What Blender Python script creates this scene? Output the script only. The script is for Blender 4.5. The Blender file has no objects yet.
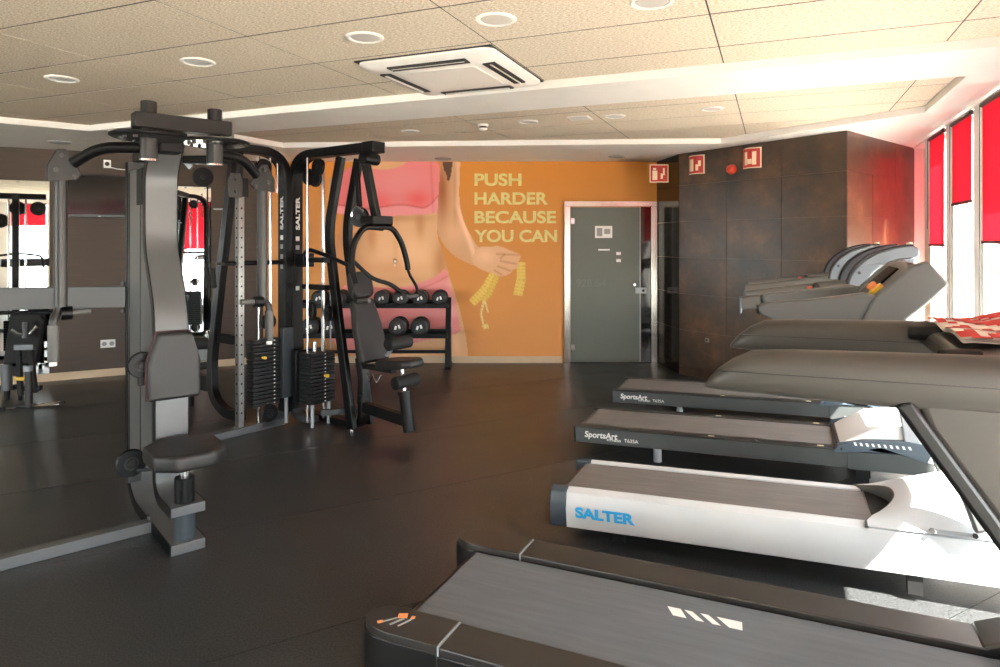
import bpy, math, random
import numpy as np
from mathutils import Vector, Matrix, geometry

random.seed(7)
SC = bpy.context.scene
COL = SC.collection
F, H, HY = 667.0, 1.62, 242.0            # focal length in pixels, eye height, horizon row
TH = math.radians(22.38)
GC, GS = math.cos(TH), math.sin(TH)      # room grid: A runs right/near, B runs right/far

# ------------------------------------------------------------------ camera
cam_d = bpy.data.cameras.new('camera')
cam_d.sensor_width = 36.0
cam_d.lens = 36.0 * F / 1000.0
cam_d.shift_y = -(333.5 - HY) / 1000.0
cam_d.clip_start = 0.05
cam = bpy.data.objects.new('camera', cam_d)
cam.location = (0, 0, H)
cam.rotation_euler = (math.radians(90), 0, 0)
COL.objects.link(cam)
SC.camera = cam

# ------------------------------------------------------------------ world, sun, exposure
W = bpy.data.worlds.new('world')
SC.world = W
W.use_nodes = True
bg = W.node_tree.nodes['Background']
bg.inputs[0].default_value = (0.86, 0.94, 1.0, 1)
bg.inputs[1].default_value = 7.0
sun_d = bpy.data.lights.new('sun', 'SUN')
sun_d.energy = 40.0
sun_d.angle = math.radians(0.6)
sun_d.color = (1.0, 0.94, 0.86)
sun = bpy.data.objects.new('sun', sun_d)
COL.objects.link(sun)
_el, _sk = math.radians(52), math.radians(25)
_d = Vector((-GC * math.cos(_sk) + GS * math.sin(_sk), GS * math.cos(_sk) + GC * math.sin(_sk), 0)) * math.cos(_el) + Vector((0, 0, -math.sin(_el)))
sun.rotation_euler = _d.to_track_quat('-Z', 'Y').to_euler()
sun.location = (8, 0, 8)
SC.view_settings.view_transform = 'Standard'
SC.view_settings.look = 'None'
SC.view_settings.gamma = 1.0
SC.view_settings.use_curve_mapping = False
SC.view_settings.exposure = 1.5
SC.cycles.max_bounces = 10
SC.cycles.diffuse_bounces = 6
SC.cycles.glossy_bounces = 5
SC.cycles.transparent_max_bounces = 12
SC.cycles.sample_clamp_indirect = 6.0
SC.cycles.caustics_reflective = False
SC.cycles.use_denoising = True

# ------------------------------------------------------------------ coordinates
def ab(a, b, z=0.0):
    return Vector((a * GC + b * GS, -a * GS + b * GC, z))
def P(x, y, Y):                                   # pixel at a known depth
    return Vector(((x - 500) / F * Y, Y, H - (y - HY) / F * Y))
def PZ(x, y, z):                                  # pixel on a known level
    return P(x, y, (H - z) * F / (y - HY))

# ------------------------------------------------------------------ materials
def lin(c):
    return tuple((v / 255 / 12.92) if v / 255 <= 0.04045 else ((v / 255 + 0.055) / 1.055) ** 2.4 for v in c)
MATS = {}
def pm(name, col, rough=0.5, metal=0.0, bump=0.0, bscale=120.0, var=0.08, vscale=5.0, spec=0.5, stretch=None, coat=0.0):
    m = bpy.data.materials.new(name)
    m.use_nodes = True
    nt = m.node_tree
    b = nt.nodes['Principled BSDF']
    c = lin(col)
    tc = nt.nodes.new('ShaderNodeTexCoord')
    src = tc.outputs['Object']
    if stretch:
        mp = nt.nodes.new('ShaderNodeMapping')
        mp.inputs['Scale'].default_value = stretch
        nt.links.new(src, mp.inputs['Vector'])
        src = mp.outputs['Vector']
    n = nt.nodes.new('ShaderNodeTexNoise')
    n.inputs['Scale'].default_value = vscale
    n.inputs['Detail'].default_value = 4
    nt.links.new(src, n.inputs['Vector'])
    r = nt.nodes.new('ShaderNodeValToRGB')
    r.color_ramp.elements[0].position = 0.3
    r.color_ramp.elements[1].position = 0.7
    r.color_ramp.elements[0].color = tuple(v * (1 - var) for v in c) + (1,)
    r.color_ramp.elements[1].color = tuple(min(1, v * (1 + var)) for v in c) + (1,)
    nt.links.new(n.outputs['Fac'], r.inputs['Fac'])
    nt.links.new(r.outputs['Color'], b.inputs['Base Color'])
    b.inputs['Roughness'].default_value = rough
    b.inputs['Metallic'].default_value = metal
    b.inputs['Specular IOR Level'].default_value = spec
    b.inputs['Coat Weight'].default_value = coat
    b.inputs['Coat Roughness'].default_value = 0.15
    if bump:
        n2 = nt.nodes.new('ShaderNodeTexNoise')
        n2.inputs['Scale'].default_value = bscale
        n2.inputs['Detail'].default_value = 3
        nt.links.new(src, n2.inputs['Vector'])
        bp = nt.nodes.new('ShaderNodeBump')
        bp.inputs['Strength'].default_value = bump
        bp.inputs['Distance'].default_value = 0.004
        nt.links.new(n2.outputs['Fac'], bp.inputs['Height'])
        nt.links.new(bp.outputs['Normal'], b.inputs['Normal'])
    MATS[name] = m
    return m

pm('white_paint', (236, 234, 229), 0.7, var=0.02)
pm('brown_laminate', (62, 45, 30), 0.5, var=0.12, vscale=3, stretch=(1, 1, 14))
pm('baseboard', (196, 172, 142), 0.45, var=0.06)
pm('rear_wall', (206, 196, 180), 0.8, var=0.03)
pm('grout', (120, 106, 90), 0.7)
pm('black_metal', (9, 9, 10), 0.4, 0.0, var=0.1, spec=0.22)
pm('dark_metal', (19, 19, 18), 0.42, 0.35, var=0.1)
pm('grey_metal', (92, 94, 95), 0.42, 0.35, var=0.05)
pm('mid_metal', (50, 50, 49), 0.42, 0.4, var=0.05)
pm('blue_grey', (52, 58, 62), 0.5, 0.1, var=0.05)
pm('chrome', (205, 205, 205), 0.18, 1.0, var=0.03)
pm('steel', (190, 186, 178), 0.2, 1.0, var=0.08, vscale=20, stretch=(1, 1, 0.05))
pm('perforated_steel', (120, 120, 117), 0.35, 0.8, var=0.12, vscale=40)
pm('hole_black', (8, 8, 8), 0.8)
pm('vinyl', (25, 24, 24), 0.5, bump=0.15, bscale=260, var=0.06)
pm('vinyl_piping', (70, 26, 24), 0.5)
pm('grip_foam', (14, 14, 14), 0.75, bump=0.2, bscale=300)
pm('grip_grey', (74, 74, 73), 0.55)
pm('yellow_plastic', (226, 186, 70), 0.4)
pm('white_print', (228, 228, 226), 0.5)
pm('blue_print', (44, 158, 216), 0.5)
pm('orange_print', (226, 140, 84), 0.5)
pm('grey_print', (150, 150, 150), 0.5)
pm('pale_print', (218, 208, 132), 0.5, var=0.1, vscale=12)
pm('red_sign', (196, 52, 38), 0.35)
pm('sign_picto', (248, 222, 190), 0.35)
pm('red_plastic', (216, 78, 52), 0.35)
pm('belt', (90, 95, 100), 0.55, bump=0.1, bscale=400, var=0.12, vscale=7, stretch=(0.6, 6, 1))
pm('belt_brown', (104, 100, 97), 0.6, bump=0.1, bscale=400, var=0.14, vscale=7, stretch=(0.6, 6, 1))
pm('rail_dark', (40, 38, 36), 0.35, 0.0, var=0.05, spec=0.6)
pm('rail_black', (14, 14, 14), 0.35, var=0.05)
pm('panel_grey', (74, 78, 78), 0.45, 0.25, var=0.04)
pm('trim_blue', (70, 82, 92), 0.45, var=0.05)
pm('hood_white', (222, 222, 220), 0.4, var=0.02)
pm('silver_plastic', (150, 154, 158), 0.35, 0.2, var=0.03)
pm('flank_white', (190, 192, 194), 0.38, var=0.03)
pm('flank_grey', (92, 94, 94), 0.4, 0.2, var=0.03)
pm('console_grey', (84, 83, 79), 0.4, 0.15, var=0.04)
pm('rail_grey', (58, 56, 52), 0.42, 0.1, var=0.04)
pm('post_blue', (52, 60, 66), 0.4, 0.2, var=0.05)
pm('cap_blue', (48, 58, 66), 0.4, var=0.05)
pm('screen', (5, 5, 6), 0.1, spec=0.5)
pm('etched', (104, 110, 101), 0.5)
pm('cheek_silver', (104, 112, 120), 0.32, 0.25, var=0.03)
pm('tv_black', (14, 14, 15), 0.3)
pm('weight_iron', (24, 25, 26), 0.45, 0.3, var=0.06)
pm('rubber_black', (12, 12, 12), 0.55, bump=0.15, bscale=200)
pm('socket_white', (236, 236, 232), 0.4)
pm('sticker_yellow', (222, 216, 178), 0.5)
pm('terrace', (190, 184, 174), 0.8, var=0.06)
pm('rope_black', (18, 18, 18), 0.5)
pm('vent_dark', (40, 38, 34), 0.7)
pm('lamp_lens', (206, 203, 196), 0.35, var=0.03)
pm('ac_white', (240, 238, 232), 0.4, var=0.01)
pm('cloth_white', (232, 226, 218), 0.85, var=0.04)
pm('cloth_red', (196, 62, 56), 0.85, var=0.1)

def new_mat(name):
    m = bpy.data.materials.new(name)
    m.use_nodes = True
    MATS[name] = m
    return m, m.node_tree, m.node_tree.nodes['Principled BSDF'], m.node_tree.nodes.new('ShaderNodeTexCoord')

# wood wool ceiling panel: pale fibres, fine speckle
m, nt, b, tc = new_mat('wood_wool')
n = nt.nodes.new('ShaderNodeTexNoise'); n.inputs['Scale'].default_value = 105; n.inputs['Detail'].default_value = 6; n.inputs['Roughness'].default_value = 0.75
n3 = nt.nodes.new('ShaderNodeTexNoise'); n3.inputs['Scale'].default_value = 1.3
mp = nt.nodes.new('ShaderNodeMapping'); mp.inputs['Scale'].default_value = (0.55, 1.4, 1)
nt.links.new(tc.outputs['Object'], mp.inputs['Vector']); nt.links.new(mp.outputs['Vector'], n.inputs['Vector']); nt.links.new(tc.outputs['Object'], n3.inputs['Vector'])
r = nt.nodes.new('ShaderNodeValToRGB')
r.color_ramp.elements[0].position = 0.36; r.color_ramp.elements[0].color = lin((176, 157, 128)) + (1,)
r.color_ramp.elements[1].position = 0.6; r.color_ramp.elements[1].color = lin((248, 238, 222)) + (1,)
mx = nt.nodes.new('ShaderNodeMixRGB'); mx.blend_type = 'MULTIPLY'; mx.inputs[0].default_value = 0.35
r3 = nt.nodes.new('ShaderNodeValToRGB'); r3.color_ramp.elements[0].color = (0.72, 0.7, 0.66, 1); r3.color_ramp.elements[1].color = (1, 1, 1, 1)
nt.links.new(n.outputs['Fac'], r.inputs['Fac']); nt.links.new(n3.outputs['Fac'], r3.inputs['Fac'])
nt.links.new(r.outputs['Color'], mx.inputs[1]); nt.links.new(r3.outputs['Color'], mx.inputs[2]); nt.links.new(mx.outputs['Color'], b.inputs['Base Color'])
bp = nt.nodes.new('ShaderNodeBump'); bp.inputs['Strength'].default_value = 0.5; bp.inputs['Distance'].default_value = 0.004
nt.links.new(n.outputs['Fac'], bp.inputs['Height']); nt.links.new(bp.outputs['Normal'], b.inputs['Normal'])
b.inputs['Roughness'].default_value = 0.95; b.inputs['Specular IOR Level'].default_value = 0.1

# rubber floor: near-black granulate with a worn sheen
m, nt, b, tc = new_mat('rubber_floor')
n = nt.nodes.new('ShaderNodeTexNoise'); n.inputs['Scale'].default_value = 110; n.inputs['Detail'].default_value = 4
n2 = nt.nodes.new('ShaderNodeTexNoise'); n2.inputs['Scale'].default_value = 2.2; n2.inputs['Detail'].default_value = 5
for q in (n, n2): nt.links.new(tc.outputs['Object'], q.inputs['Vector'])
r = nt.nodes.new('ShaderNodeValToRGB')
r.color_ramp.elements[0].position = 0.35; r.color_ramp.elements[0].color = lin((12, 13, 14)) + (1,)
r.color_ramp.elements[1].position = 0.75; r.color_ramp.elements[1].color = lin((66, 68, 69)) + (1,)
nt.links.new(n.outputs['Fac'], r.inputs['Fac']); nt.links.new(r.outputs['Color'], b.inputs['Base Color'])
rr = nt.nodes.new('ShaderNodeMapRange'); rr.inputs['To Min'].default_value = 0.3; rr.inputs['To Max'].default_value = 0.42
nt.links.new(n2.outputs['Fac'], rr.inputs['Value']); nt.links.new(rr.outputs['Result'], b.inputs['Roughness'])
bp = nt.nodes.new('ShaderNodeBump'); bp.inputs['Strength'].default_value = 0.35; bp.inputs['Distance'].default_value = 0.003
nt.links.new(n.outputs['Fac'], bp.inputs['Height']); nt.links.new(bp.outputs['Normal'], b.inputs['Normal'])
b.inputs['Specular IOR Level'].default_value = 0.6

# dark rust glazed tile
m, nt, b, tc = new_mat('rust_tile')
n = nt.nodes.new('ShaderNodeTexNoise'); n.inputs['Scale'].default_value = 2.6; n.inputs['Detail'].default_value = 8; n.inputs['Roughness'].default_value = 0.65
n2 = nt.nodes.new('ShaderNodeTexNoise'); n2.inputs['Scale'].default_value = 40; n2.inputs['Detail'].default_value = 4
for q in (n, n2): nt.links.new(tc.outputs['Object'], q.inputs['Vector'])
r = nt.nodes.new('ShaderNodeValToRGB')
r.color_ramp.elements[0].position = 0.35; r.color_ramp.elements[0].color = lin((56, 46, 38)) + (1,)
e = r.color_ramp.elements.new(0.55); e.color = lin((80, 63, 48)) + (1,)
r.color_ramp.elements[2].position = 0.72; r.color_ramp.elements[2].color = lin((118, 86, 58)) + (1,)
nt.links.new(n.outputs['Fac'], r.inputs['Fac']); nt.links.new(r.outputs['Color'], b.inputs['Base Color'])
b.inputs['Roughness'].default_value = 0.3; b.inputs['Specular IOR Level'].default_value = 0.5

# dark polished panel beside the door
m, nt, b, tc = new_mat('gloss_panel')
n = nt.nodes.new('ShaderNodeTexNoise'); n.inputs['Scale'].default_value = 4; nt.links.new(tc.outputs['Object'], n.inputs['Vector'])
r = nt.nodes.new('ShaderNodeValToRGB'); r.color_ramp.elements[0].color = lin((26, 21, 18)) + (1,); r.color_ramp.elements[1].color = lin((44, 34, 28)) + (1,)
nt.links.new(n.outputs['Fac'], r.inputs['Fac']); nt.links.new(r.outputs['Color'], b.inputs['Base Color'])
b.inputs['Roughness'].default_value = 0.12; b.inputs['Specular IOR Level'].default_value = 0.7

# mirror
m, nt, b, tc = new_mat('mirror')
b.inputs['Base Color'].default_value = (0.86, 0.89, 0.88, 1); b.inputs['Metallic'].default_value = 1; b.inputs['Roughness'].default_value = 0.015

# thin window glass: clear with a Fresnel reflection
def thin_glass(name, tint, gloss_rough=0.02, opacity=0.0, body=(0.2, 0.2, 0.2), f0=0.06):
    m, nt, b, tc = new_mat(name)
    nt.nodes.remove(b)
    out = nt.nodes['Material Output']
    t = nt.nodes.new('ShaderNodeBsdfTransparent'); t.inputs[0].default_value = tint + (1,)
    g = nt.nodes.new('ShaderNodeBsdfGlossy'); g.inputs['Roughness'].default_value = gloss_rough
    lw = nt.nodes.new('ShaderNodeLayerWeight'); lw.inputs[0].default_value = 0.5
    pw = nt.nodes.new('ShaderNodeMath'); pw.operation = 'POWER'; pw.inputs[1].default_value = 5.0
    fr = nt.nodes.new('ShaderNodeMath'); fr.operation = 'MULTIPLY_ADD'; fr.inputs[1].default_value = 0.92; fr.inputs[2].default_value = f0
    nt.links.new(lw.outputs['Facing'], pw.inputs[0]); nt.links.new(pw.outputs[0], fr.inputs[0])
    base = t
    if opacity:
        d = nt.nodes.new('ShaderNodeBsdfDiffuse'); d.inputs[0].default_value = body + (1,)
        mm = nt.nodes.new('ShaderNodeMixShader'); mm.inputs[0].default_value = opacity
        nt.links.new(t.outputs[0], mm.inputs[1]); nt.links.new(d.outputs[0], mm.inputs[2]); base = mm
    ms = nt.nodes.new('ShaderNodeMixShader')
    nt.links.new(fr.outputs[0], ms.inputs[0]); nt.links.new(base.outputs[0], ms.inputs[1]); nt.links.new(g.outputs[0], ms.inputs[2])
    nt.links.new(ms.outputs[0], out.inputs[0])
    return m
thin_glass('window_glass', (0.97, 0.98, 0.97))
thin_glass('door_glass', (0.5, 0.53, 0.5), 0.35, 0.85, lin((112, 118, 108)), 0.025)
thin_glass('side_glass', (0.25, 0.27, 0.26), 0.05, 0.5, lin((40, 42, 38)))

# red translucent roller fabric
m, nt, b, tc = new_mat('red_fabric')
nt.nodes.remove(b)
n = nt.nodes.new('ShaderNodeTexNoise'); n.inputs['Scale'].default_value = 105; nt.links.new(tc.outputs['Object'], n.inputs['Vector'])
r = nt.nodes.new('ShaderNodeValToRGB'); r.color_ramp.elements[0].color = lin((186, 26, 40)) + (1,); r.color_ramp.elements[1].color = lin((196, 34, 48)) + (1,)
nt.links.new(n.outputs['Fac'], r.inputs['Fac'])
d = nt.nodes.new('ShaderNodeBsdfDiffuse'); t = nt.nodes.new('ShaderNodeBsdfTranslucent'); ms = nt.nodes.new('ShaderNodeMixShader'); ms.inputs[0].default_value = 0.12
nt.links.new(r.outputs['Color'], d.inputs[0]); nt.links.new(r.outputs['Color'], t.inputs[0])
nt.links.new(d.outputs[0], ms.inputs[1]); nt.links.new(t.outputs[0], ms.inputs[2]); nt.links.new(ms.outputs[0], nt.nodes['Material Output'].inputs[0])

# printed mural: colour carried by the print itself
m, nt, b, tc = new_mat('mural_print')
at = nt.nodes.new('ShaderNodeAttribute'); at.attribute_name = 'print'
nt.links.new(at.outputs['Color'], b.inputs['Base Color'])
b.inputs['Roughness'].default_value = 0.45; b.inputs['Specular IOR Level'].default_value = 0.3
pm('orange_wall', (216, 142, 62), 0.45, var=0.04, vscale=2)

# ------------------------------------------------------------------ mesh builder
class MB:
    def __init__(s):
        s.v, s.f = [], []
    def add(s, vs, fs):
        o = len(s.v)
        s.v += [Vector(q) for q in vs]
        s.f += [tuple(i + o for i in q) for q in fs]
        return s
    def box(s, x0, x1, y0, y1, z0, z1):
        return s.add([(x, y, z) for z in (z0, z1) for y in (y0, y1) for x in (x0, x1)],
                     [(0, 2, 3, 1), (4, 5, 7, 6), (0, 1, 5, 4), (2, 6, 7, 3), (0, 4, 6, 2), (1, 3, 7, 5)])
    def obox(s, c, ax, ay, az, sx, sy, sz):
        c = Vector(c); ax = Vector(ax).normalized() * sx / 2; ay = Vector(ay).normalized() * sy / 2; az = Vector(az).normalized() * sz / 2
        return s.add([c + ax * i + ay * j + az * k for k in (-1, 1) for j in (-1, 1) for i in (-1, 1)],
                     [(0, 2, 3, 1), (4, 5, 7, 6), (0, 1, 5, 4), (2, 6, 7, 3), (0, 4, 6, 2), (1, 3, 7, 5)])
    def prism(s, poly, fn, d0, d1):
        n = len(poly)
        vs = [fn(p[0], p[1], d0) for p in poly] + [fn(p[0], p[1], d1) for p in poly]
        fs = [(i, (i + 1) % n, n + (i + 1) % n, n + i) for i in range(n)]
        tri = geometry.tessellate_polygon([[Vector((p[0], p[1], 0)) for p in poly]])
        for t in tri:
            fs.append((t[0], t[1], t[2])); fs.append((t[2] + n, t[1] + n, t[0] + n))
        return s.add(vs, fs)
    def xz(s, poly, y0, y1):                       # profile in x/z extruded across y
        return s.prism(poly, lambda p, q, d: Vector((p, d, q)), y0, y1)
    def xy(s, poly, z0, z1):
        return s.prism(poly, lambda p, q, d: Vector((p, q, d)), z0, z1)
    def yz(s, poly, x0, x1):
        return s.prism(poly, lambda p, q, d: Vector((d, p, q)), x0, x1)
    def cyl(s, p0, p1, r0, r1=None, n=18):
        r1 = r0 if r1 is None else r1
        p0, p1 = Vector(p0), Vector(p1)
        d = (p1 - p0).normalized(); u = d.orthogonal().normalized(); w = d.cross(u)
        vs = []
        for p, r in ((p0, r0), (p1, r1)):
            vs += [p + (u * math.cos(2 * math.pi * i / n) + w * math.sin(2 * math.pi * i / n)) * r for i in range(n)]
        fs = [(i, (i + 1) % n, n + (i + 1) % n, n + i) for i in range(n)] + [tuple(range(n))[::-1], tuple(range(n, 2 * n))]
        return s.add(vs, fs)
    def lathe(s, prof, c, axis=(0, 0, 1), n=28):    # prof: (radius, height) pairs along the axis
        c = Vector(c); d = Vector(axis).normalized(); u = d.orthogonal().normalized(); w = d.cross(u)
        vs, fs, m = [], [], len(prof)
        for r, h in prof:
            vs += [c + d * h + (u * math.cos(2 * math.pi * i / n) + w * math.sin(2 * math.pi * i / n)) * max(r, 1e-4) for i in range(n)]
        for k in range(m - 1):
            fs += [(k * n + i, k * n + (i + 1) % n, (k + 1) * n + (i + 1) % n, (k + 1) * n + i) for i in range(n)]
        fs += [tuple(range(n))[::-1], tuple(range((m - 1) * n, m * n))]
        return s.add(vs, fs)
    def sweep(s, path, sec, up=None, caps=True):    # sec: closed (p,q) outline; q along up
        path = [Vector(p) for p in path]; n = len(sec); vs, fs = [], []
        N = None
        for i, p in enumerate(path):
            t0 = (path[i] - path[i - 1]).normalized() if i else None
            t1 = (path[i + 1] - path[i]).normalized() if i + 1 < len(path) else None
            t = (t0 + t1).normalized() if t0 and t1 else (t0 or t1)
            k = 1.0 / max(0.5, t.dot(t0)) if t0 and t1 else 1.0
            if up is not None:
                a = Vector(up); a = (a - t * a.dot(t)).normalized()
            else:
                a = t.orthogonal().normalized() if N is None else (N - t * N.dot(t)).normalized()
            N = a
            bq = t.cross(a)
            vs += [p + bq * q[0] * (k if up is not None else 1) + a * q[1] for q in sec]
        for k in range(len(path) - 1):
            fs += [(k * n + i, k * n + (i + 1) % n, (k + 1) * n + (i + 1) % n, (k + 1) * n + i) for i in range(n)]
        if caps:
            fs += [tuple(range(n))[::-1], tuple(range((len(path) - 1) * n, len(path) * n))]
        return s.add(vs, fs)
    def tube(s, path, r, n=10, fil=0.0):
        if fil: path = fillet(path, fil)
        return s.sweep(path, [(r * math.cos(2 * math.pi * i / n), r * math.sin(2 * math.pi * i / n)) for i in range(n)])
    def bar(s, path, wid, thick, up, fil=0.0):      # flat bar: wid along `up`, thick across
        if fil: path = fillet(path, fil)
        return s.sweep(path, [(-thick / 2, -wid / 2), (thick / 2, -wid / 2), (thick / 2, wid / 2), (-thick / 2, wid / 2)], up)
    def build(s, name, mat, parent=None, bevel=0.0, seg=2, world=False, smooth=35):
        vs = s.v
        if world and parent is not None:
            inv = FR[ROOT(parent).name].inverted()
            vs = [inv @ q for q in vs]
        me = bpy.data.meshes.new(name)
        me.from_pydata(vs, [], s.f)
        fix_normals(me)
        me.materials.append(MATS[mat])
        o = bpy.data.objects.new(name, me)
        COL.objects.link(o)
        o.parent = parent
        if smooth:
            for p in me.polygons: p.use_smooth = True
            me.set_sharp_from_angle(angle=math.radians(smooth))
        if bevel:
            bm = o.modifiers.new('bevel', 'BEVEL'); bm.width = bevel; bm.segments = seg; bm.limit_method = 'ANGLE'; bm.angle_limit = math.radians(40)
            bm.harden_normals = False
        return o

import bmesh
def fix_normals(me):
    b = bmesh.new(); b.from_mesh(me)
    bmesh.ops.recalc_face_normals(b, faces=b.faces)
    b.to_mesh(me); b.free()

def fillet(path, r, n=5):
    path = [Vector(p) for p in path]
    out = [path[0]]
    for i in range(1, len(path) - 1):
        p = path[i]; a = path[i - 1] - p; b = path[i + 1] - p
        k = min(r, a.length * 0.45, b.length * 0.45)
        a0 = p + a.normalized() * k; b0 = p + b.normalized() * k
        for j in range(n + 1):
            t = j / n
            out.append(a0 * (1 - t) ** 2 + p * 2 * t * (1 - t) + b0 * t * t)
    out.append(path[-1])
    return out

FR = {}
def ROOT(o):
    while o.parent is not None: o = o.parent
    return o
def meta(o, label=None, cat=None, group=None, kind=None):
    if label: o['label'] = label
    if cat: o['category'] = cat
    if group: o['group'] = group
    if kind: o['kind'] = kind
    return o
def thing(name, label, cat, loc=(0, 0, 0), xdir=None, group=None, pitch=0.0, kind=None):
    o = bpy.data.objects.new(name, None)
    o.empty_display_size = 0.1
    COL.objects.link(o)
    o.location = loc
    yaw = math.atan2(xdir[1], xdir[0]) if xdir else 0.0
    o.rotation_euler = (0, -pitch, yaw)
    FR[o.name] = Matrix.LocRotScale(Vector(loc), o.rotation_euler.to_matrix(), None)
    return meta(o, label, cat, group, kind)
def copy_tree(src, loc=None, parent=None):
    c = src.copy(); COL.objects.link(c); c.parent = parent
    if loc is not None: c.location = loc
    for ch in list(src.children): copy_tree(ch, None, c)
    return c
def text(name, body, size, mat, parent, origin, right, up, bold=0.0, width=None, lift=0.0012, world=False, spacing=1.0, align='LEFT', shear=0.0, label=None):
    cu = bpy.data.curves.new(name, 'FONT')
    cu.body = body; cu.size = size; cu.offset = bold; cu.extrude = 0.0004; cu.space_character = spacing; cu.align_x = align; cu.shear = shear
    o = bpy.data.objects.new(name + '_tmp', cu); COL.objects.link(o)
    dg = bpy.context.evaluated_depsgraph_get()
    me = bpy.data.meshes.new_from_object(o.evaluated_get(dg))
    bpy.data.objects.remove(o); bpy.data.curves.remove(cu)
    me.name = name
    co = np.array([v.co[:] for v in me.vertices])
    if width:
        k = width / (co[:, 0].max() - co[:, 0].min()); co[:, 0] *= k
        if align == 'LEFT': co[:, 0] -= co[:, 0].min()
    R, U = Vector(right).normalized(), Vector(up).normalized(); N = R.cross(U).normalized(); O = Vector(origin)
    inv = FR[ROOT(parent).name].inverted() if world else None
    for v, c in zip(me.vertices, co):
        q = O + R * c[0] + U * c[1] + N * (c[2] + lift)
        v.co = inv @ q if inv else q
    me.materials.clear(); me.materials.append(MATS[mat])
    t = bpy.data.objects.new(name, me); COL.objects.link(t); t.parent = parent
    if label: t['label'] = label
    return t

# ------------------------------------------------------------------ room shell
ZS, ZC = 2.70, 2.757                                # soffit level, panel level
LD, LN = Vector((-0.87, -0.493, 0)), Vector((0.493, -0.87, 0))
LD.normalize(); LN.normalize()
JL = Vector((-3.17, 8.95, 0))
LE = JL + LD * 6.5
YB = 8.95
AW, BR = 1.47, -5.2
RR = ab(AW, BR)
aL = LE.x * GC - LE.y * GS
RL = ab(aL, BR)
T0, T1, T2, T3 = Vector((2.107, YB, 0)), Vector((2.2, 8.19, 0)), Vector((3.36, 6.46, 0)), Vector((4.79, 7.70, 0))
WB = ab(AW, (YB + AW * GS) / GC)
HULL = [JL, LE, RL, RR, WB]

def clip(poly, hull):                                # convex clip in plan
    area = sum(hull[i].x * hull[(i + 1) % len(hull)].y - hull[(i + 1) % len(hull)].x * hull[i].y for i in range(len(hull)))
    sg = 1 if area > 0 else -1
    for i in range(len(hull)):
        a, b = hull[i], hull[(i + 1) % len(hull)]
        out = []
        side = lambda q: sg * ((b.x - a.x) * (q.y - a.y) - (b.y - a.y) * (q.x - a.x))
        for j in range(len(poly)):
            p, q = poly[j], poly[(j + 1) % len(poly)]
            sp, sq = side(p), side(q)
            if sp >= 0: out.append(p)
            if (sp >= 0) != (sq >= 0): out.append(p + (q - p) * (sp / (sp - sq)))
        poly = out
        if not poly: break
    return poly

# floor: sub-base with rubber sheets laid parallel to the left wall
fl = MB().xy([(p.x, p.y) for p in HULL], -0.12, -0.012).build('floor', 'rail_black', smooth=0)
meta(fl, kind='structure')
sd, sn = Vector((-LD.x, -LD.y, 0)), LN
k0 = (PZ(60, 486, 0) - JL).dot(sn)
SW = 1.25
for k in range(-6, 12):
    o0 = k0 + k * SW
    q = [JL + sn * (o0 + 0.002) + sd * s for s in (-14, 14)] + [JL + sn * (o0 + SW - 0.002) + sd * s for s in (14, -14)]
    c = clip(q, HULL)
    if len(c) >= 3:
        MB().xy([(p.x, p.y) for p in c], -0.012, 0.0).build('rubber_sheet', 'rubber_floor', fl, smooth=0)

# ceiling: white soffit slab with two recesses filled by wood wool panels
R1 = [PZ(89, 131, ZS), ab(1.2, 4.46), ab(1.2, -6.2), ab(-9.0, -6.2)]
e1 = PZ(0, 123, ZS) - R1[0]; e1.normalize()
R1[0].z = 0
ll = R1[0] + e1 * 4.9; ll.z = 0
R1.append(Vector((ll.x, ll.y, 0)))
R2 = [PZ(234, 139.5, ZS), PZ(283, 147.6, ZS), PZ(721, 143.4, ZS), PZ(925, 112.5, ZS), PZ(967, 76, ZS), PZ(234, 133, ZS)]
for q in R2: q.z = 0
OUT = [JL, LE, RL, RR, WB + Vector((0.0, 0, 0))]
polys = [[Vector((p.x, p.y, 0)) for p in OUT], [Vector((p.x, p.y, 0)) for p in R1], [Vector((p.x, p.y, 0)) for p in R2]]
flat = [p for q in polys for p in q]
tri = geometry.tessellate_polygon(polys)
mb = MB()
mb.add([Vector((p.x, p.y, ZS)) for p in flat], [tuple(t) for t in tri])
for q in (R1, R2):
    for i in range(len(q)):
        a, b_ = q[i], q[(i + 1) % len(q)]
        mb.add([Vector((a.x, a.y, ZS)), Vector((b_.x, b_.y, ZS)), Vector((b_.x, b_.y, ZC + 0.01)), Vector((a.x, a.y, ZC + 0.01))], [(0, 1, 2, 3)])
mb.add([Vector((p.x, p.y, ZC + 0.05)) for p in OUT], [tuple(range(5))])
for i in range(5):
    a, b_ = OUT[i], OUT[(i + 1) % 5]
    mb.add([Vector((a.x, a.y, ZS)), Vector((b_.x, b_.y, ZS)), Vector((b_.x, b_.y, ZC + 0.05)), Vector((a.x, a.y, ZC + 0.05))], [(0, 1, 2, 3)])
ceil = mb.build('ceiling', 'white_paint', smooth=0)
meta(ceil, kind='structure')
MB().xy([(p.x, p.y) for p in OUT], ZC + 0.0016, ZC + 0.03).build('panel_backing', 'vent_dark', ceil, smooth=0)
PANEL = {}
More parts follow.
